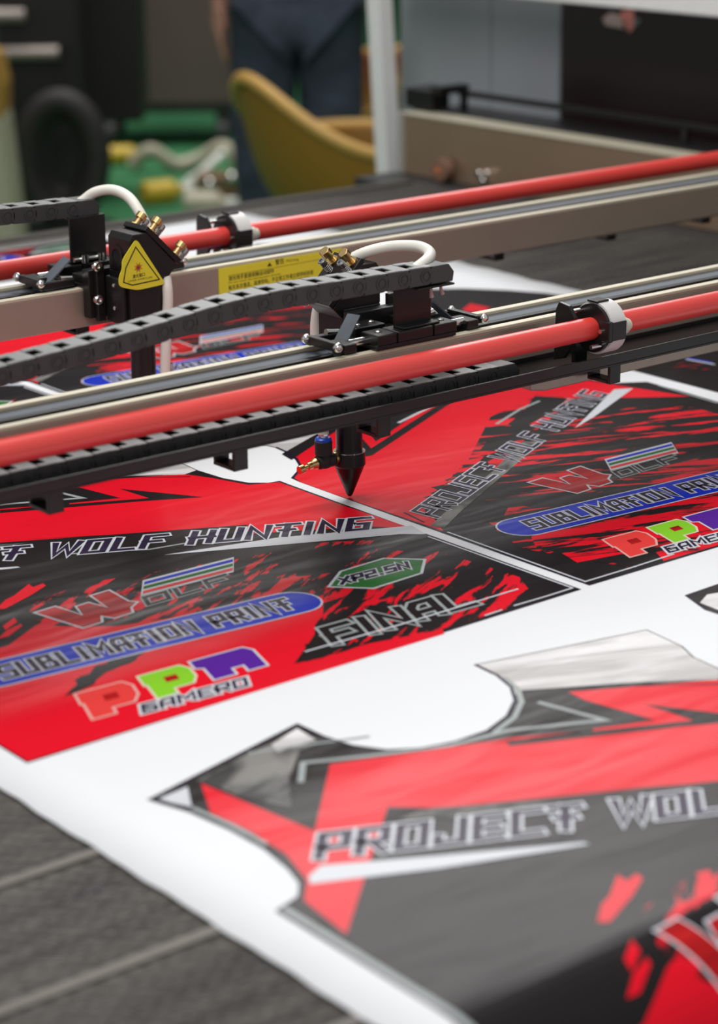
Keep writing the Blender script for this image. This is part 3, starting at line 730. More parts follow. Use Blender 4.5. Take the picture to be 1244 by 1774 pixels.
    for i, (t_, y_) in enumerate(((-.023, .013), (-.020, -.013), (.021, -.012))):
        p = org+dt*t_+Vector((0, y_, 0))+dn*.0065
        b = MB(); b.lathe(p, p+dn*.016, [(0, .0062), (.0018, .0062), (.0018, .0030), (.0095, .0030), (.0095, .0056), (.0158, .0056), (.016, .0048)], 6 if i != 9 else 20)
        k = b.build('brass_screw', m_brass, mm)
        p2 = p+dt*.0105+Vector((0, .004, 0))
        b = MB(); spring(b, p2, dn, .0034, .0095, 5, .0007); b.cyl(p2, p2+dn*.013, .0018, 12); b.lathe(p2+dn*.0095, p2+dn*.0155, [(0, .0040), (.005, .0040), (.006, .0032), (.006, .0018), (.003, .0016)], 16)
        b.build('spring_screw', m_steel, mm)
    # side screws
    for p, n_, r_, h_ in [((-.040, .020, z), (0, -1, 0), .0052, .0045) for z in (.2010, .1660)]+[((-.030, .004, z), (-1, 0, 0), .0022, .001) for z in (.158, .182)]+[(p, (0, 0, 1), .0032, .0016) for p in ((-.030, .050, .188), (.012, .050, .188), (.030, .052, .188), (-.036, .095, .1905), (.040, .095, .1905), (-.008, .100, .1905))]:
        b = MB(); screw_head(b, p, n_, r_, h_); b.build('screw', m_chrome, h)
    # lens tube and nozzle
    L = MB().lathe((0, 0, .1300), (0, 0, .0020), [(0, .0131), (.0700, .0131), (.0830, .0131)], 40); L.build('lens_tube', m_black, h)
    L = MB().lathe((0, 0, .0485), (0, 0, .0018), [(0, .0148), (.0008, .0156), (.0135, .0160), (.0150, .0150), (.0440, .0034), (.0467, .0018)], 40); nz = L.build('nozzle', m_black, h)
    MB().ring((0, 0, .0478), (0, 0, 1), .0158, .0131, .0010, 40).build('nozzle_ring', m_chrome, nz)
    # air valve with blue push ring
    vx, vy = .0305, -.002
    b = MB().lathe((vx, vy, .0370), (vx, vy, .0640), [(0, .0060), (.003, .0078), (.009, .0078), (.012, .0064), (.013, .0086), (.0265, .0088), (.027, .0080)], 28)
    b.lathe((vx+.008, vy, .0430), (vx-.013, vy, .0430), [(0, .0060), (.002, .0072), (.018, .0072), (.021, .0060)], 22)
    va = b.build('air_valve', m_blackm, h)
    MB().lathe((vx, vy, .0638), (vx, vy, .0672), [(0, .0082), (.002, .0082), (.0034, .0066)], 28).build('blue_ring', m_bluer, va)
    b = MB().lathe((vx+.007, vy, .0430), (vx+.030, vy, .0395), [(0, .0048), (.003, .0058), (.006, .0048), (.008, .0036), (.012, .0036), (.013, .0020), (.018, .0020), (.018, .0042), (.0232, .0042)], 16); b.build('valve_screw', m_brass, va)
    MB().lathe((vx-.011, vy, .0430), (vx-.017, vy, .0430), [(0, .0062), (.006, .0062)], 18).build('brass_collar', m_brass, va)
    MB().cyl((vx, vy, .066), (vx, vy, .0905), .0048, 20).build('clear_hose', m_clear, va)
    b = MB(); b.lathe((.004, -.022, .147), (.022, -.024, .1485), [(0, .003), (.004, .003), (.004, .0048), (.010, .0048), (.010, .0035), (.018, .0035)], 8); b.cyl((-.004, -.020, .142), (.004, -.022, .1415), .0028, 6)
    b.build('brass_fitting', m_brass, h)
    return h
HR = laser_head((-.0597, .27, 0), 0, 'laser cutting head with yellow triangular warning sticker on the far gantry', .2395)
HF = laser_head((0, 0, 0), PI, 'laser cutting head pointing its conical nozzle at the white seam on the near gantry', .2325)

# milky hoses (world space)
def hose(pts, r, label, name='silicone_hose', m=None):
    P = curve([Vector(p) for p in pts], 10); o0 = P[0].copy()
    o = MB().tube([p for p in P], r, 16).build(name, m or m_hose, None, org=o0)
    return tag(o, label, 'hose')
def px3(lst): return [at(x, y, Y=Y) for x, y, Y in lst]
hose(px3([(120, 362, .378), (142, 349, .376), (165, 333, .366), (195, 329, .350), (222, 341, .33), (242, 368, .310), (258, 402, .295), (272, 436, .283), (283, 462, .266), (289, 490, .252), (291, 520, .248), (289, 560, .248), (287, 610, .248), (286, 655, .25), (286, 700, .25)]), .0055,
     'milky white hose arching from the far cable chain past the yellow triangle')
hose(px3([(700, 486, -.110), (722, 465, -.108), (742, 448, -.098), (743, 436, -.075), (722, 427, -.048), (680, 427, -.022), (635, 437, -.004), (600, 455, .010), (572, 485, .020), (556, 520, .025), (548, 555, .026), (548, 600, .026), (553, 650, .018), (558, 700, .006), (560, 752, .002)]), .0056,
     'milky white hose looping over the near cable chain down to the air valve')

# yellow triangle sticker on the far head
def pxpoly(pts, Y): return [at(x, y, Y=Y) for x, y in pts]
def plate_y(mb, pts, Y, th): # outline facing -Y
    P = pxpoly(pts, Y); mb.prism([(p.x, p.z) for p in P], 'y', Y, Y+th)
def rounded(pts, r=5, n=4):
    out = []; N = len(pts)
    for i in range(N):
        p = Vector(pts[i]); a = (Vector(pts[i-1])-p); b = (Vector(pts[(i+1) % N])-p)
        ra = min(r, a.length*.45); rb = min(r, b.length*.45); s_ = p+a.normalized()*ra; e_ = p+b.normalized()*rb
        for k in range(n+1):
            t = k/n; out.append(tuple((1-t)**2*s_+2*t*(1-t)*p+t*t*e_))
    return out
YT = .27-.0222
def loc_to(o, par): o.parent = par; return o
TRI = [(236, 413), (287, 492), (238, 503), (206, 497), (206, 480), (212, 466), (211, 452)]
b = MB(); plate_y(b, rounded(TRI, 9), YT, .0007); st = b.build('warning_sticker', m_yel); adopt(st, HR); tag(st, 'yellow triangular laser aperture sticker')
def rib_px(mb, pts, w, Y, closed=True, th=.0003):
    P = pxpoly(pts, Y); q = ribbon([(p.x, p.z) for p in P], w/2, closed)
    for f in q: mb.prism([(v.x, v.y) for v in f], 'y', Y-th, Y)
b = MB(); rib_px(b, [(235, 428), (276, 484), (229, 494), (214, 489), (218, 464)], .0011, YT); loc_to(b.build('triangle_outline', m_ink), st)
b = MB(); c0 = at(239.5, 463.5, Y=YT)
b.cyl((c0.x, YT-.0003, c0.z), (c0.x, YT, c0.z), .0017, 16)
for k in range(16):
    a = 2*PI*k/16; r2 = .0052 if k % 2 else .0036
    q = ribbon([(c0.x+.0019*math.cos(a), c0.z+.0019*math.sin(a)), (c0.x+r2*math.cos(a), c0.z+r2*math.sin(a))], .00022)
    for f in q: b.prism([(v.x, v.y) for v in f], 'y', YT-.0003, YT)
loc_to(b.build('laser_symbol', m_rink), st)
def label_text(txt, p0px, p1px, Y, m, par, hmm, name='lettering'):
    """flat text on a face that looks towards -Y, fitted between two traced points"""
    cu = bpy.data.curves.new(name, 'FONT'); cu.body = txt; cu.size = hmm; cu.extrude = .00008
    o = bpy.data.objects.new(name, cu); COL.objects.link(o)
    dg = bpy.context.evaluated_depsgraph_get(); me = bpy.data.meshes.new_from_object(o.evaluated_get(dg)); bpy.data.objects.remove(o)
    p0, p1 = at(*p0px, Y=Y), at(*p1px, Y=Y)
    x0 = min(v.co.x for v in me.vertices); x1 = max(v.co.x for v in me.vertices); sc = (p1.x-p0.x)/max(1e-6, x1-x0); sl = (p1.z-p0.z)/(p1.x-p0.x)
    for v in me.vertices:
        x = (v.co.x-x0)*sc; v.co = Vector((p0.x+x, Y-.00012-v.co.z, p0.z+v.co.y+x*sl))
    me.materials.clear(); me.materials.append(m)
    o = bpy.data.objects.new(name, me); COL.objects.link(o); o.parent = par
    return o
label_text('激光窗口', (230, 482), (251, 477.5), YT, m_ink, st, .0042)
label_text('LASER APERTURE', (222, 489), (264, 481.5), YT, m_inkg, st, .0028)
# yellow warning label on the far beam
YL_ = .3092
b = MB(); pa, pb = at(379, 462, Y=YL_), at(594, 475, Y=YL_)
b.box((pa.x, YL_-.0004, .1392), (pb.x, YL_+.0009, .1718)); wl = b.build('warning_label', m_yel); adopt(wl, GR); tag(wl, 'yellow rectangular warning label with black text')
YI = YL_-.0004
label_text('▲', (463, 462), (471, 460.5), YI, m_ink, wl, .0055)
label_text('警告', (477, 458.5), (492, 455.5), YI, m_ink, wl, .0068)
label_text('Warning', (495, 454.5), (517, 451), YI, m_inkg, wl, .0044)
label_text('请勿用手直接接触运动部件', (396, 486.5), (475, 472), YI, m_ink, wl, .0056)
label_text('Do not touch the moving parts directly', (396, 491.5), (486, 475.5), YI, m_inkg, wl, .0026)
label_text('每天多次清洁，润滑导轨，不正常工作请立即停机检查', (396, 502.5), (543, 474), YI, m_ink, wl, .0056)
label_text('Please clean the rail every day and stop the machine when abnormal', (396, 508), (535, 480.5), YI, m_inkg, wl, .0026)
b = MB(); rib_px(b, [(395, 478), (560, 448.5)], .00045, YI, False, .0002); loc_to(b.build('rule_line', m_inkg), wl)

# ------------------------------------------------------------------ cable chains: each link a part
def link_mesh(face=-1):
    """one link 26 mm long, origin at its left end centre bottom; sides with pin bosses, ladder top"""
    b = MB(); L, Wd, H = .0262, .028, .0168; t = .0032
    for s_ in (-1, 1):
        y0, y1 = sorted((s_*Wd/2, s_*(Wd/2-t)))
        pr_ = [(.0, .0), (L*.80, 0)] + [(L*.80+.0075*math.sin(a), H/2-H/2*math.cos(a)) for a in [PI*k/8 for k in range(1, 8)]] + [(L*.80, H), (0, H)]
        b.mat(m_link).prism(pr_, 'y', y0, y1)
        b.ring((L*.72, s_*Wd/2, H/2), (0, s_, 0), .0060, .0050, .0009, 20); b.cyl((L*.72, s_*Wd/2, H/2), (L*.72, s_*(Wd/2+.0007), H/2), .0030, 14)
        b.cyl((L*.72, s_*(Wd/2+.0007), H/2), (L*.72, s_*(Wd/2+.0009), H/2), .0014, 10)
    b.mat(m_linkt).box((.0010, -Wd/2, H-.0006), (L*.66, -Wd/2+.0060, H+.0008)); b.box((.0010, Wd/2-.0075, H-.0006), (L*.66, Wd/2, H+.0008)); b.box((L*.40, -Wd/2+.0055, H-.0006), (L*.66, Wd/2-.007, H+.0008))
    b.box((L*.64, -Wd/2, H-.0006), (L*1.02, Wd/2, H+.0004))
    b.mat(m_blackm).box((0, -Wd/2+t, 0), (L, Wd/2-t, H*.45))
    return b
LINK = link_mesh(); LINK_ME = None
def chain(path, label, loc, end=1, shiny=False):
    """path: polyline of points of the link bottoms"""
    global LINK_ME
    t = thing('cable_chain', loc, label, 'cable chain')
    P = [Vector(p) for p in path]; pts = [P[-1]]
    # march backwards from the end at link pitch
    fine = curve(P, 40); fine.reverse(); cur = fine[0]
    for p in fine[1:]:
        if (p-cur).length >= .0262: cur = cur+(p-cur).normalized()*.0262; pts.append(cur)
    pts.reverse()
    for a, c in zip(pts[:-1], pts[1:]):
        if LINK_ME is None:
            o = LINK.build('chain_link', None, None, bevel=.0005); LINK_ME = o.data
        else:
            o = bpy.data.objects.new('chain_link', LINK_ME); COL.objects.link(o)
            bv = o.modifiers.new('bevel', 'BEVEL'); bv.width = .0005; bv.segments = 2; bv.limit_method = 'ANGLE'; bv.angle_limit = .7
        o.parent = t; o.location = a-Vector(loc)
        d = (c-a).normalized(); o.rotation_euler = (0, -math.asin(d.z), math.atan2(d.y, d.x))
    e = pts[-1]; d = (pts[-1]-pts[-2]).normalized()
    b = MB(); b.prism([(0, 0), (.026, 0), (.0275, .009), (.021, .0168), (0, .0168)], 'y', -.0138, .0138)
    o = b.build('chain_end', m_link, t, bevel=.0008); o.location = e-Vector(loc); o.rotation_euler = (0, -math.asin(d.z), 0)
    return t, e
def side_px(lst, Yf): # traced on the camera-side face, moved to the chain's centre line; bottoms of the links
    return [at(x, y, Y=Yf)+Vector((0, .014, 0)) for x, y in lst]
ch, e = chain(side_px([(-170, 713), (-60, 688), (0, 672), (100, 645), (200, 618), (300, 588), (400, 557), (500, 534), (600, 518), (700, 501), (748, 493)], -.123), 'black cable chain arching above the near gantry beam to the head bracket', (-.2, -.109, .21))
MB().tube([e+Vector((.006, -.006, .002))-Vector((-.2, -.109, .21)), e+Vector((.006, -.006, -.008))-Vector((-.2, -.109, .21)), e+Vector((.007, -.006, -.014))-Vector((-.2, -.109, .21))], [.0012, .0014, .0024], 8).build('cable_tie', mat('pink_tie', (.55, .35, .35), .4), ch)
MB().tube([e+Vector((.018, -.006, .002))-Vector((-.2, -.109, .21)), e+Vector((.018, -.006, -.008))-Vector((-.2, -.109, .21)), e+Vector((.020, -.006, -.013))-Vector((-.2, -.109, .21))], [.0012, .0014, .0024], 8).build('cable_tie', MATS['pink_tie'], ch)
x_end = at(862, 655, Y=-.150).x
chain([(-.62, -.1375, .1353), (-.3, -.1375, .1353), (0, -.1375, .1353), (x_end, -.1375, .1353)], 'black cable chain lying in the tray below the near red tube', (-.2, -.1375, .1353))
chain(side_px([(-110, 402), (-60, 397), (0, 391), (60, 385), (120, 378), (136, 376)], .3625), 'short black cable chain reaching the far laser head from the left', (-.2, .376, .24))
chain([(-.60, .4085, .1353), (-.3, .4085, .1353), (-.13, .4085, .1353)], 'black cable chain lying in the tray behind the far beam', (-.3, .4085, .1353))

# ------------------------------------------------------------------ right-hand side of the machine
m_hood = mat('white_powder_coat', (.82, .81, .79), .45); m_panel = mat('grey_panel', (.32, .33, .36), .5, noise=(4, .08))
sr = thing('side_rail', (1.344, 0, 0), 'brushed aluminium side rail along the right end of the table', 'rail')
def par(o, p): o.location = Vector(o.location)-Vector(p.location); o.parent = p; return o
m_rail = mat('warm_aluminium', (.36, .25, .165), .42, .6, noise=(10, .06), bump=(400, .05, .0004))
par(MB().box((1.344, -.85, -.012), (1.385, 1.515, .096)).build('rail_body', m_rail, bevel=.002), sr)
par(MB().box((1.342, -.85, .096), (1.387, 1.515, .1005)).build('rail_lip', m_lip, bevel=.001), sr)
par(MB().box((1.338, 1.515, -.012), (1.39, 1.530, .100)).build('end_cap', mat('grey_cap', (.35, .33, .30), .4), bevel=.002), sr)
sb = thing('side_track', (1.42, 0, 0), 'black side track with thin belt guard above the aluminium rail', 'track')
par(MB().box((1.392, -.85, -.012), (1.47, 1.50, .104)).build('track_body', m_black, bevel=.002), sb)
par(MB().box((1.425, -.85, .128), (1.437, 1.46, .138)).build('belt_guard', m_black, bevel=.001), sb)
par(MB().box((1.37, 1.47, .105), (1.392, 1.545, .140)).box((1.372, 1.45, .134), (1.445, 1.475, .148)).box((1.392, 1.50, -.012), (1.44, 1.55, .140)).build('corner_bracket', m_black, bevel=.002), sb)
for yy in (1.45, .9, .2, -.5): par(MB().box((1.427, yy-.006, .104), (1.435, yy+.006, .128)).build('guard_post', m_black), sb)
# pulley and bolts below the rail
pc = at(762, 328, X=1.32)
pz = max(pc.z, .012)
par(MB().lathe((1.316, pc.y, pz), (1.340, pc.y, pz), [(0, .016), (.001, .021), (.020, .021), (.023, .018)], 28).build('drive_pulley', mat('brown_wheel', (.22, .12, .08), .4)), sr)
pu = sr.children[-1]
MB().cyl((1.313, pc.y, pz), (1.340, pc.y, pz), .005, 14).build('hub', mat('orange_hub', (.7, .2, .04), .4), pu)
for px_, py_ in ((832, 300), (846, 300), (838, 312)):
    p = at(px_, py_, X=1.338); o = MB().lathe((1.331, p.y, p.z), (1.344, p.y, p.z), [(0, .004), (.002, .006), (.012, .006)], 12).build('rail_bolt', m_chrome, None, org=(1.338, p.y, p.z)); par(o, sr)
# hood frame
hf = thing('hood_frame', (1.5, 1.7, -.06), 'white square hood post and top beam at the far right corner', 'machine frame')
def slant_box(c0, c1, w_, name, m_, par_):
    c0, c1 = Vector(c0), Vector(c1); d = (c1-c0); L = d.length; q = d.normalized()
    ux = (Vector((1, 0, 0))-q*q.x).normalized(); uy = q.cross(ux); M = Matrix((ux, uy, q)).transposed().to_4x4(); M.translation = c0
    return par(MB().box((-w_/2, -w_/2, 0), (w_/2, w_/2, L), M).build(name, m_, bevel=.002), par_)
pA, pB = at(674, 301, X=1.47), at(654, -60, X=1.47)
slant_box(pA, pB, .036, 'post', m_hood, hf)
z_b = at(1100, 14, X=1.5).z
par(MB().box((1.48, -.9, z_b), (1.54, pB.y+.02, z_b+.06)).build('top_beam', m_hood, bevel=.003), hf)
yP = at(968, 120, X=1.60).y
en = thing('side_enclosure', (1.62, 1.2, FZ), 'grey and dark red-black panelled enclosure behind the side rail', 'machine enclosure')
yS = at(850, 100, X=1.60).y
for a, c in ((yP, yS-.0015), (yS+.0015, at(694, 100, X=1.60).y)): par(MB().box((1.60, a, FZ), (1.63, c, 1.0)).build('grey_panel', m_panel, bevel=.0015), en)
m_dk = mat('dark_red_black_panel', (.016, .007, .007), .35, noise=(6, .5))
par(MB().box((1.605, -1.0, FZ), (1.63, yP-.001, 1.0)).build('dark_panel', m_dk, bevel=.0015), en)
# the pale mark printed on the dark panel
b = MB()
def mk(pts, m_): P = [at(x, y, X=1.6045) for x, y in pts]; b.mat(m_).prism([(p.y, p.z) for p in P], 'x', 1.6035, 1.605)
m_pale = mat('pale_emblem', (.55, .42, .38), .5); m_sal = mat('salmon_emblem', (.75, .26, .22), .5)
mk([(1044, 32), (1058, 22), (1074, 26), (1080, 40), (1090, 52), (1064, 46), (1050, 44)], m_pale)
mk([(1076, 20), (1092, 16), (1099, 22), (1098, 50), (1092, 56), (1078, 46), (1084, 40), (1074, 30)], m_sal)
mk([(1100, 34), (1110, 32), (1106, 42), (1098, 46)], mat('grey_emblem', (.2, .22, .22), .5))
par(b.build('emblem', parent=None), en)

# ------------------------------------------------------------------ person in jeans
def skin_body(name, joints, edges, m_, parent, lvl=2):
    me = bpy.data.meshes.new(name)
    bm = bmesh.new(); sl = bm.verts.layers.skin.verify(); vs = [bm.verts.new(j[0]) for j in joints]
    for k, (v, j) in enumerate(zip(vs, joints)): v[sl].radius = j[1] if isinstance(j[1], tuple) else (j[1], j[1]); v[sl].use_root = (k == 0)
    for a, c in edges: bm.edges.new((vs[a], vs[c]))
    bm.to_mesh(me); bm.free(); me.materials.append(m_)
    o = bpy.data.objects.new(name, me); COL.objects.link(o); o.parent = parent
    sk = o.modifiers.new('skin', 'SKIN'); sk.use_smooth_shade = True; sk.branch_smoothing = .3
    sb_ = o.modifiers.new('sub', 'SUBSURF'); sb_.levels = lvl; sb_.render_levels = lvl
    return o
m_jean = mat('blue_denim', (.036, .046, .068), .85, noise=(9, .75), bump=(7, .9, .05))
m_skin = mat('skin', (.45, .22, .15), .5); m_shirt = mat('dark_grey_shirt', (.06, .07, .09), .8); m_shoe = mat('dark_shoe', (.02, .02, .02), .5); m_hair = mat('black_hair', (.01, .01, .01), .6)
pp = at(517, 150, D=6.9)
person = thing('person', (pp.x, pp.y, FZ), 'standing person in dark blue jeans seen from behind the mustard chair', 'person', None, CT-PI/2)
# local: +x right in the picture, +y away; standing, feet apart, hands at the sides; 1.75 m
hipz = .93
J = [((0, 0, hipz), (.17, .13)), ((.098, 0, .84), (.122, .12)), ((.100, -.02, .50), .104), ((.110, .02, .10), .078), ((-.098, 0, .84), (.122, .12)), ((-.112, -.04, .50), .104), ((-.10, .0, .10), .078)]
skin_body('jeans', J, [(0, 1), (1, 2), (2, 3), (0, 4), (4, 5), (5, 6)], m_jean, person)
J = [((0, 0, 1.02), (.155, .11)), ((0, 0, 1.22), (.165, .11)), ((0, 0, 1.40), (.155, .10)), ((.19, 0, 1.41), .058), ((.25, .0, 1.15), .047), ((-.18, 0, 1.41), .056), ((-.225, 0, 1.16), .045), ((0, 0, 1.47), .06)]
skin_body('shirt', J, [(0, 1), (1, 2), (2, 3), (3, 4), (2, 5), (5, 6), (2, 7)], m_shirt, person)
J = [((0, 0, 1.45), .052), ((0, -.005, 1.54), .055), ((0, -.01, 1.60), (.068, .08)), ((0, -.01, 1.68), (.074, .092)), ((0, -.005, 1.75), (.055, .065))]
skin_body('head', J, [(0, 1), (1, 2), (2, 3), (3, 4)], m_skin, person)
J = [((0, .012, 1.62), (.078, .09)), ((0, .008, 1.70), (.083, .10)), ((0, 0, 1.77), (.06, .07))]
skin_body('hair', J, [(0, 1), (1, 2)], m_hair, person)
for s_ in (-1, 1):
    xb = .25 if s_ > 0 else -.225
    J = [((xb, 0, 1.16), .036), ((xb+s_*.008, -.03, .93), .026), ((xb+s_*.008, -.035, .88), (.026, .016)), ((xb+s_*.006, -.04, .84), (.034, .016))]; E = [(0, 1), (1, 2), (2, 3)]
    for f_, (dy_, ln) in enumerate(((-.026, .068), (-.009, .078), (.009, .074), (.026, .060))):
        b0 = len(J); J += [((xb+s_*.006, -.04+dy_, .80), .0088), ((xb, -.042+dy_, .80-ln*.5), .008), ((xb-s_*.012, -.044+dy_, .80-ln), .0068)]; E += [(3, b0), (b0, b0+1), (b0+1, b0+2)]
    b0 = len(J); J += [((xb-s_*.004, -.066, .860), .010), ((xb-s_*.010, -.084, .825), .0085)]; E += [(2, b0), (b0, b0+1)]
    skin_body('forearm_and_hand', J, E, m_skin, person, 1)
for x_ in (.138, -.095):
    skin_body('shoe', [((x_, .05, .045), (.045, .045)), ((x_, -.06, .042), (.042, .042)), ((x_+.005, -.15, .034), (.044, .032)), ((x_+.005, -.19, .030), (.034, .026))], [(0, 1), (1, 2), (2, 3)], m_shoe, person)

# ------------------------------------------------------------------ mustard shell chairs
m_must = mat('mustard_plastic', (.30, .155, .018), .45, noise=(5, .04)); m_must2 = mat('mustard_rim', (.62, .36, .09), .4); m_wood = mat('pale_wood', (.5, .33, .17), .5)
def shell_chair(loc, rz, label):
    t = thing('shell_chair', loc, label, 'chair', None, rz)
    # local: faces +x, seat 0.44 above the floor
    NP, NT = 64, 22; SZ = .41
    def rim(ph):  # ph 0 = front, pi = back
        c = math.cos(ph); s1 = abs(math.sin(ph))
        hgt = .04+.19*max(0, min(1, (1-c)/.45))**1.1 + .185*max(0, -c)**2.6
        rx = .30 if c > 0 else .27; R_ = 1/math.sqrt((math.cos(ph)/rx)**2+(math.sin(ph)/.31)**2)
        return hgt, R_*(1.0+.05*max(0, -c))
    vs = []
    for j in range(NT+1):
        q = j/NT
        for i in range(NP):
            ph = 2*PI*i/NP; hgt, R_ = rim(ph)
            rr = R_*(.04+.96*(math.sin(q*PI/2)**.72)); zz = SZ+hgt*(q**2.6)
            lean = -.07*max(0, -math.cos(ph))*(q**3)
            vs.append((rr*math.cos(ph)*.98+lean, rr*math.sin(ph), zz))
    b = MB(); b.add(vs, [(j*NP+i, j*NP+(i+1) % NP, (j+1)*NP+(i+1) % NP, (j+1)*NP+i) for j in range(NT) for i in range(NP)], True)
    b.add(vs[:NP], [tuple(range(NP))], True)
    sh = b.build('shell', m_must, t); so = sh.modifiers.new('thickness', 'SOLIDIFY'); so.thickness = .007
    rimp = [Vector(v) for v in vs[-NP:]]; rimp.append(rimp[0])
    b = MB().tube([p+Vector((0, 0, .001)) for p in rimp], .017, 10, False); b.build('rim', m_must2, t)
    b = MB().box((-.11, -.11, SZ-.045), (.11, .11, SZ-.012)); b.build('leg_frame', m_blackm, t, bevel=.004)
    for sx in (-1, 1):
        for sy in (-1, 1): MB().tube([(sx*.09, sy*.09, SZ-.03), (sx*.22, sy*.21, 0.0)], [.016, .010], 12).build('leg', m_wood, t)
    return t
cpt = at(640, 258, D=5.85)
shell_chair((cpt.x, cpt.y, FZ), CT-PI/2+math.radians(28), 'mustard plastic shell armchair behind the table, left of the white post')
cp2 = at(742, 160, D=7.6)
c2 = shell_chair((cp2.x, cp2.y, FZ), CT-PI/2+math.radians(200), 'mustard shell armchair farther back, peeking out left of the white post')
cs = MB().sphere((0, 0, .52), .19, 20, (1, 1, .3)).build('cushion', mat('red_cushion', (.6, .03, .04), .8), None)
cs.location = (cp2.x, cp2.y, FZ); cs.rotation_euler = (0, 0, CT-PI/2)
tag(cs, 'red seat cushion lying in the farther mustard chair', 'cushion')

# ------------------------------------------------------------------ blurred machines and clutter behind
m_cab = mat('dark_grey_cabinet', (.088, .064, .052), .6, noise=(5, .1))
def onfloor(px_, py_):
    return at(px_, py_, Z=FZ)
HD = CT-PI/2  # heading so that local x runs to the right in the picture
cf = onfloor(290, 256); cab = thing('equipment_cabinet', (cf.x, cf.y, FZ), 'dark grey equipment cabinet on black casters behind the green aisle', 'cabinet', None, HD)
sc_ = (cf-CAM).length/FPX
MB().box((-108*sc_, 0, .19), (112*sc_, .5, 1.75)).build('cabinet_body', m_cab, cab, bevel=.008)
MB().box((-42*sc_, -.012, 1.75-.95), (-30*sc_, 0, 1.75-.80)).build('handle', mat('dull_steel', (.45, .42, .38), .35, .6), cab, bevel=.003)
MB().box((-108*sc_, .02, .15), (112*sc_, .48, .19)).build('base_frame', m_blackm, cab)
for x_ in (-95, 95):
    for y_ in (.05, .42):
        q = MB(); q.cyl((x_*sc_-.02, y_, .06), (x_*sc_+.02, y_, .06), .06, 20); q.box((x_*sc_-.03, y_-.02, .06), (x_*sc_+.03, y_+.03, .15)); q.build('caster', m_blackm, cab, bevel=.002)
# black machine at the left with two pale bars and a rubber roll
lf = onfloor(88, 372); lm = thing('textile_machine', (lf.x, lf.y, FZ), 'black textile machine with two pale bars at the left edge', 'machine', None, HD)
s2 = (lf-CAM).length/FPX
MB().box((-80*s2, .05, .05), (60*s2, .55, 1.9)).build('machine_body', mat('near_black', (.012, .010, .009), .6), lm, bevel=.01)
MB().box((40*s2, .30, .30), (150*s2, .60, 1.9)).build('side_cover', mat('black_cover', (.009, .007, .006), .6), lm, bevel=.01)
def hz(py_): # height above the floor of a pixel row at this distance
    return at(88, py_, D=(lf-CAM).dot(FW)).z-FZ
b = MB().cyl((-90*s2, -.02, hz(80)), (28*s2, -.02, hz(80)), .024, 16); b.build('pale_bar', mat('pale_metal_bar', (.42, .36, .32), .35, .5), lm)
b = MB().cyl((-90*s2, -.02, hz(14)), (-25*s2, -.02, hz(14)), .024, 16); b.build('pale_bar', MATS['pale_metal_bar'], lm)
for xx in (-70, 20): MB().box((xx*s2-.02, -.02, hz(80)-.02), (xx*s2+.02, .06, hz(80)+.02)).build('bar_bracket', m_blackm, lm)
for xx in (-60, -40): MB().box((xx*s2-.01, -.02, hz(14)-.015), (xx*s2+.01, .06, hz(14)+.015)).build('bar_bracket', m_blackm, lm)
MB().box((-75*s2, .05, 0), (55*s2, .5, .06)).build('machine_foot', m_blackm, lm)
rb = onfloor(116, 400)
rl = thing('hose_reel', (rb.x, rb.y, FZ), 'dark grey rubber hose reel standing in front of the black machine', 'hose reel', None, HD)
b = MB()
zc = .27
for k in range(3):
    pts = [(.13*math.cos(a)*(1-.12*k), -.03+.03*k, zc+.20*math.sin(a)*(1-.1*k)) for a in [2*PI*i/36 for i in range(37)]]
    b.tube(pts, .045, 10, False)
b.build('coiled_hose', mat('grey_rubber', (.030, .026, .023), .6), rl)
MB().box((-.05, -.03, 0), (.05, .06, .10)).box((-.16, -.05, 0), (.16, .08, .03)).build('reel_stand', m_blackm, rl)
# cream stand with yellow top at the very left edge
cf2 = onfloor(2, 440); cr_ = thing('display_stand', (cf2.x, cf2.y, FZ), 'cream display stand with a yellow top at the left edge', 'stand', None, HD)
s3 = (cf2-CAM).length/FPX
def hz3(py_): return at(0, py_, D=(cf2-CAM).dot(FW)).z-FZ
MB().prism([(-60*s3, 0), (30*s3, 0), (13*s3, hz3(195)), (-60*s3, hz3(195))], 'y', 0, .25).build('stand_body', mat('cream_board', (.50, .47, .34), .6), cr_, bevel=.004)
MB().prism([(-60*s3, hz3(195)), (12*s3, hz3(195)), (15*s3, hz3(140)), (6*s3, hz3(85)), (-60*s3, hz3(70))], 'y', 0, .25).build('stand_top', mat('ochre_board', (.50, .27, .05), .6), cr_, bevel=.004)
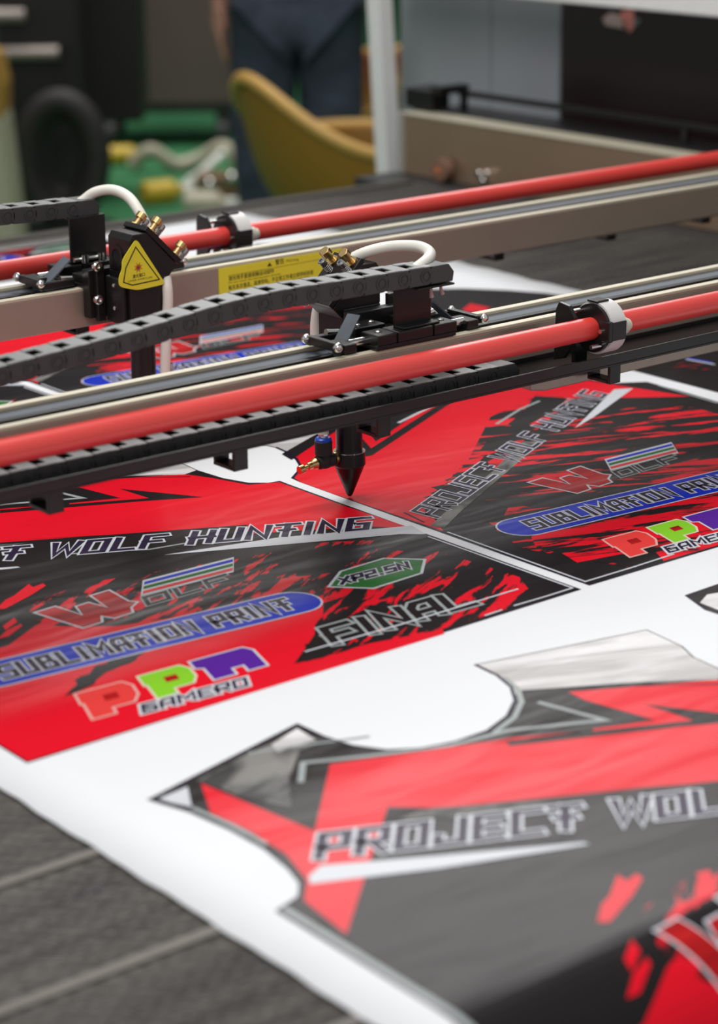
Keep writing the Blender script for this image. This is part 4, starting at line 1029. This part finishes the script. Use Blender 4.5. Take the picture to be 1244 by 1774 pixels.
# clutter on the carpet
def bottle(px_, py_, dpx, dirv, length, r, mcol, label, name='plastic_bottle', cap=True):
    p = onfloor(px_, py_); t = thing(name, (p.x, p.y, FZ), label, name.split('_')[-1], None, HD+dirv)
    MB().lathe((-length/2, 0, r), (length/2, 0, r), [(0, r*.8), (.01, r), (length*.72, r), (length*.86, r*.45), (length, r*.4)], 20).build('body', mcol, t)
    if cap: MB().cyl((length/2-.005, 0, r), (length/2+.03, 0, r), r*.46, 16).build('cap', mat('white_cap', (.7, .7, .65), .4), t)
    return t
m_yb = mat('yellow_plastic', (.62, .42, .03), .4); m_ck = mat('cream_plastic', (.55, .5, .38), .4)
bottle(283, 352, 0, .5, .17, .045, m_yb, 'yellow plastic bottle lying on the green carpet beside the black machine')
bottle(360, 372, 0, -.2, .17, .045, m_ck, 'cream plastic bottle lying on the green carpet nearest the table edge')
bottle(218, 285, 0, .1, .14, .04, m_yb, 'small yellow bottle lying beside the black machine, farther back')
b0 = onfloor(325, 325)
o = MB().tube(curve([(0, 0, .02), (.05, .02, .05), (.10, .06, .09), (.14, .10, .12)], 6), .018, 12).box((-.03, -.03, 0), (.03, .03, .02)).build('white_nozzle', mat('white_plastic', (.75, .74, .66), .35), None); o.location = (b0.x, b0.y, FZ); o.rotation_euler = (0, 0, HD)
tag(o, 'white bent plastic nozzle standing on the green carpet', 'nozzle')
b0 = onfloor(380, 345)
t = thing('tool_case', (b0.x, b0.y, FZ), 'brown tool case with two added chrome glint balls on the green carpet', 'case', None, HD)
MB().box((-.09, 0, 0), (.09, .12, .09)).build('case_body', mat('brown_case', (.20, .12, .06), .5), t, bevel=.006)
for x_, z_ in ((-.035, .06), (.05, .085)): MB().sphere((x_, -.012, z_), .022, 16).build('glint_ball', m_chrome, t)  # chrome balls added to give the blurred glints
b0 = onfloor(290, 262)
t = thing('cable_bundle', (b0.x-.3, b0.y-.5, FZ), 'pale cable bundle lying on the carpet in front of the grey cabinet', 'cable', None, HD)
MB().tube(curve([(-.18, 0, .03), (-.1, .0, .09), (0, .02, .03), (.1, .04, .05), (.2, .02, .10), (.26, .0, .03)], 8), .03, 10).build('bundle', mat('pale_cable', (.42, .38, .28), .5), t)
b0 = onfloor(330, 300)
t = tag(MB().box((-.22, 0, 0), (.20, .10, .03)).build('floor_strip', mat('dark_green_strip', (.015, .04, .02), .7), None), 'dark low cable ramp lying across the green aisle', 'cable ramp'); t.location = (b0.x-.1, b0.y+.9, FZ); t.rotation_euler = (0, 0, HD)
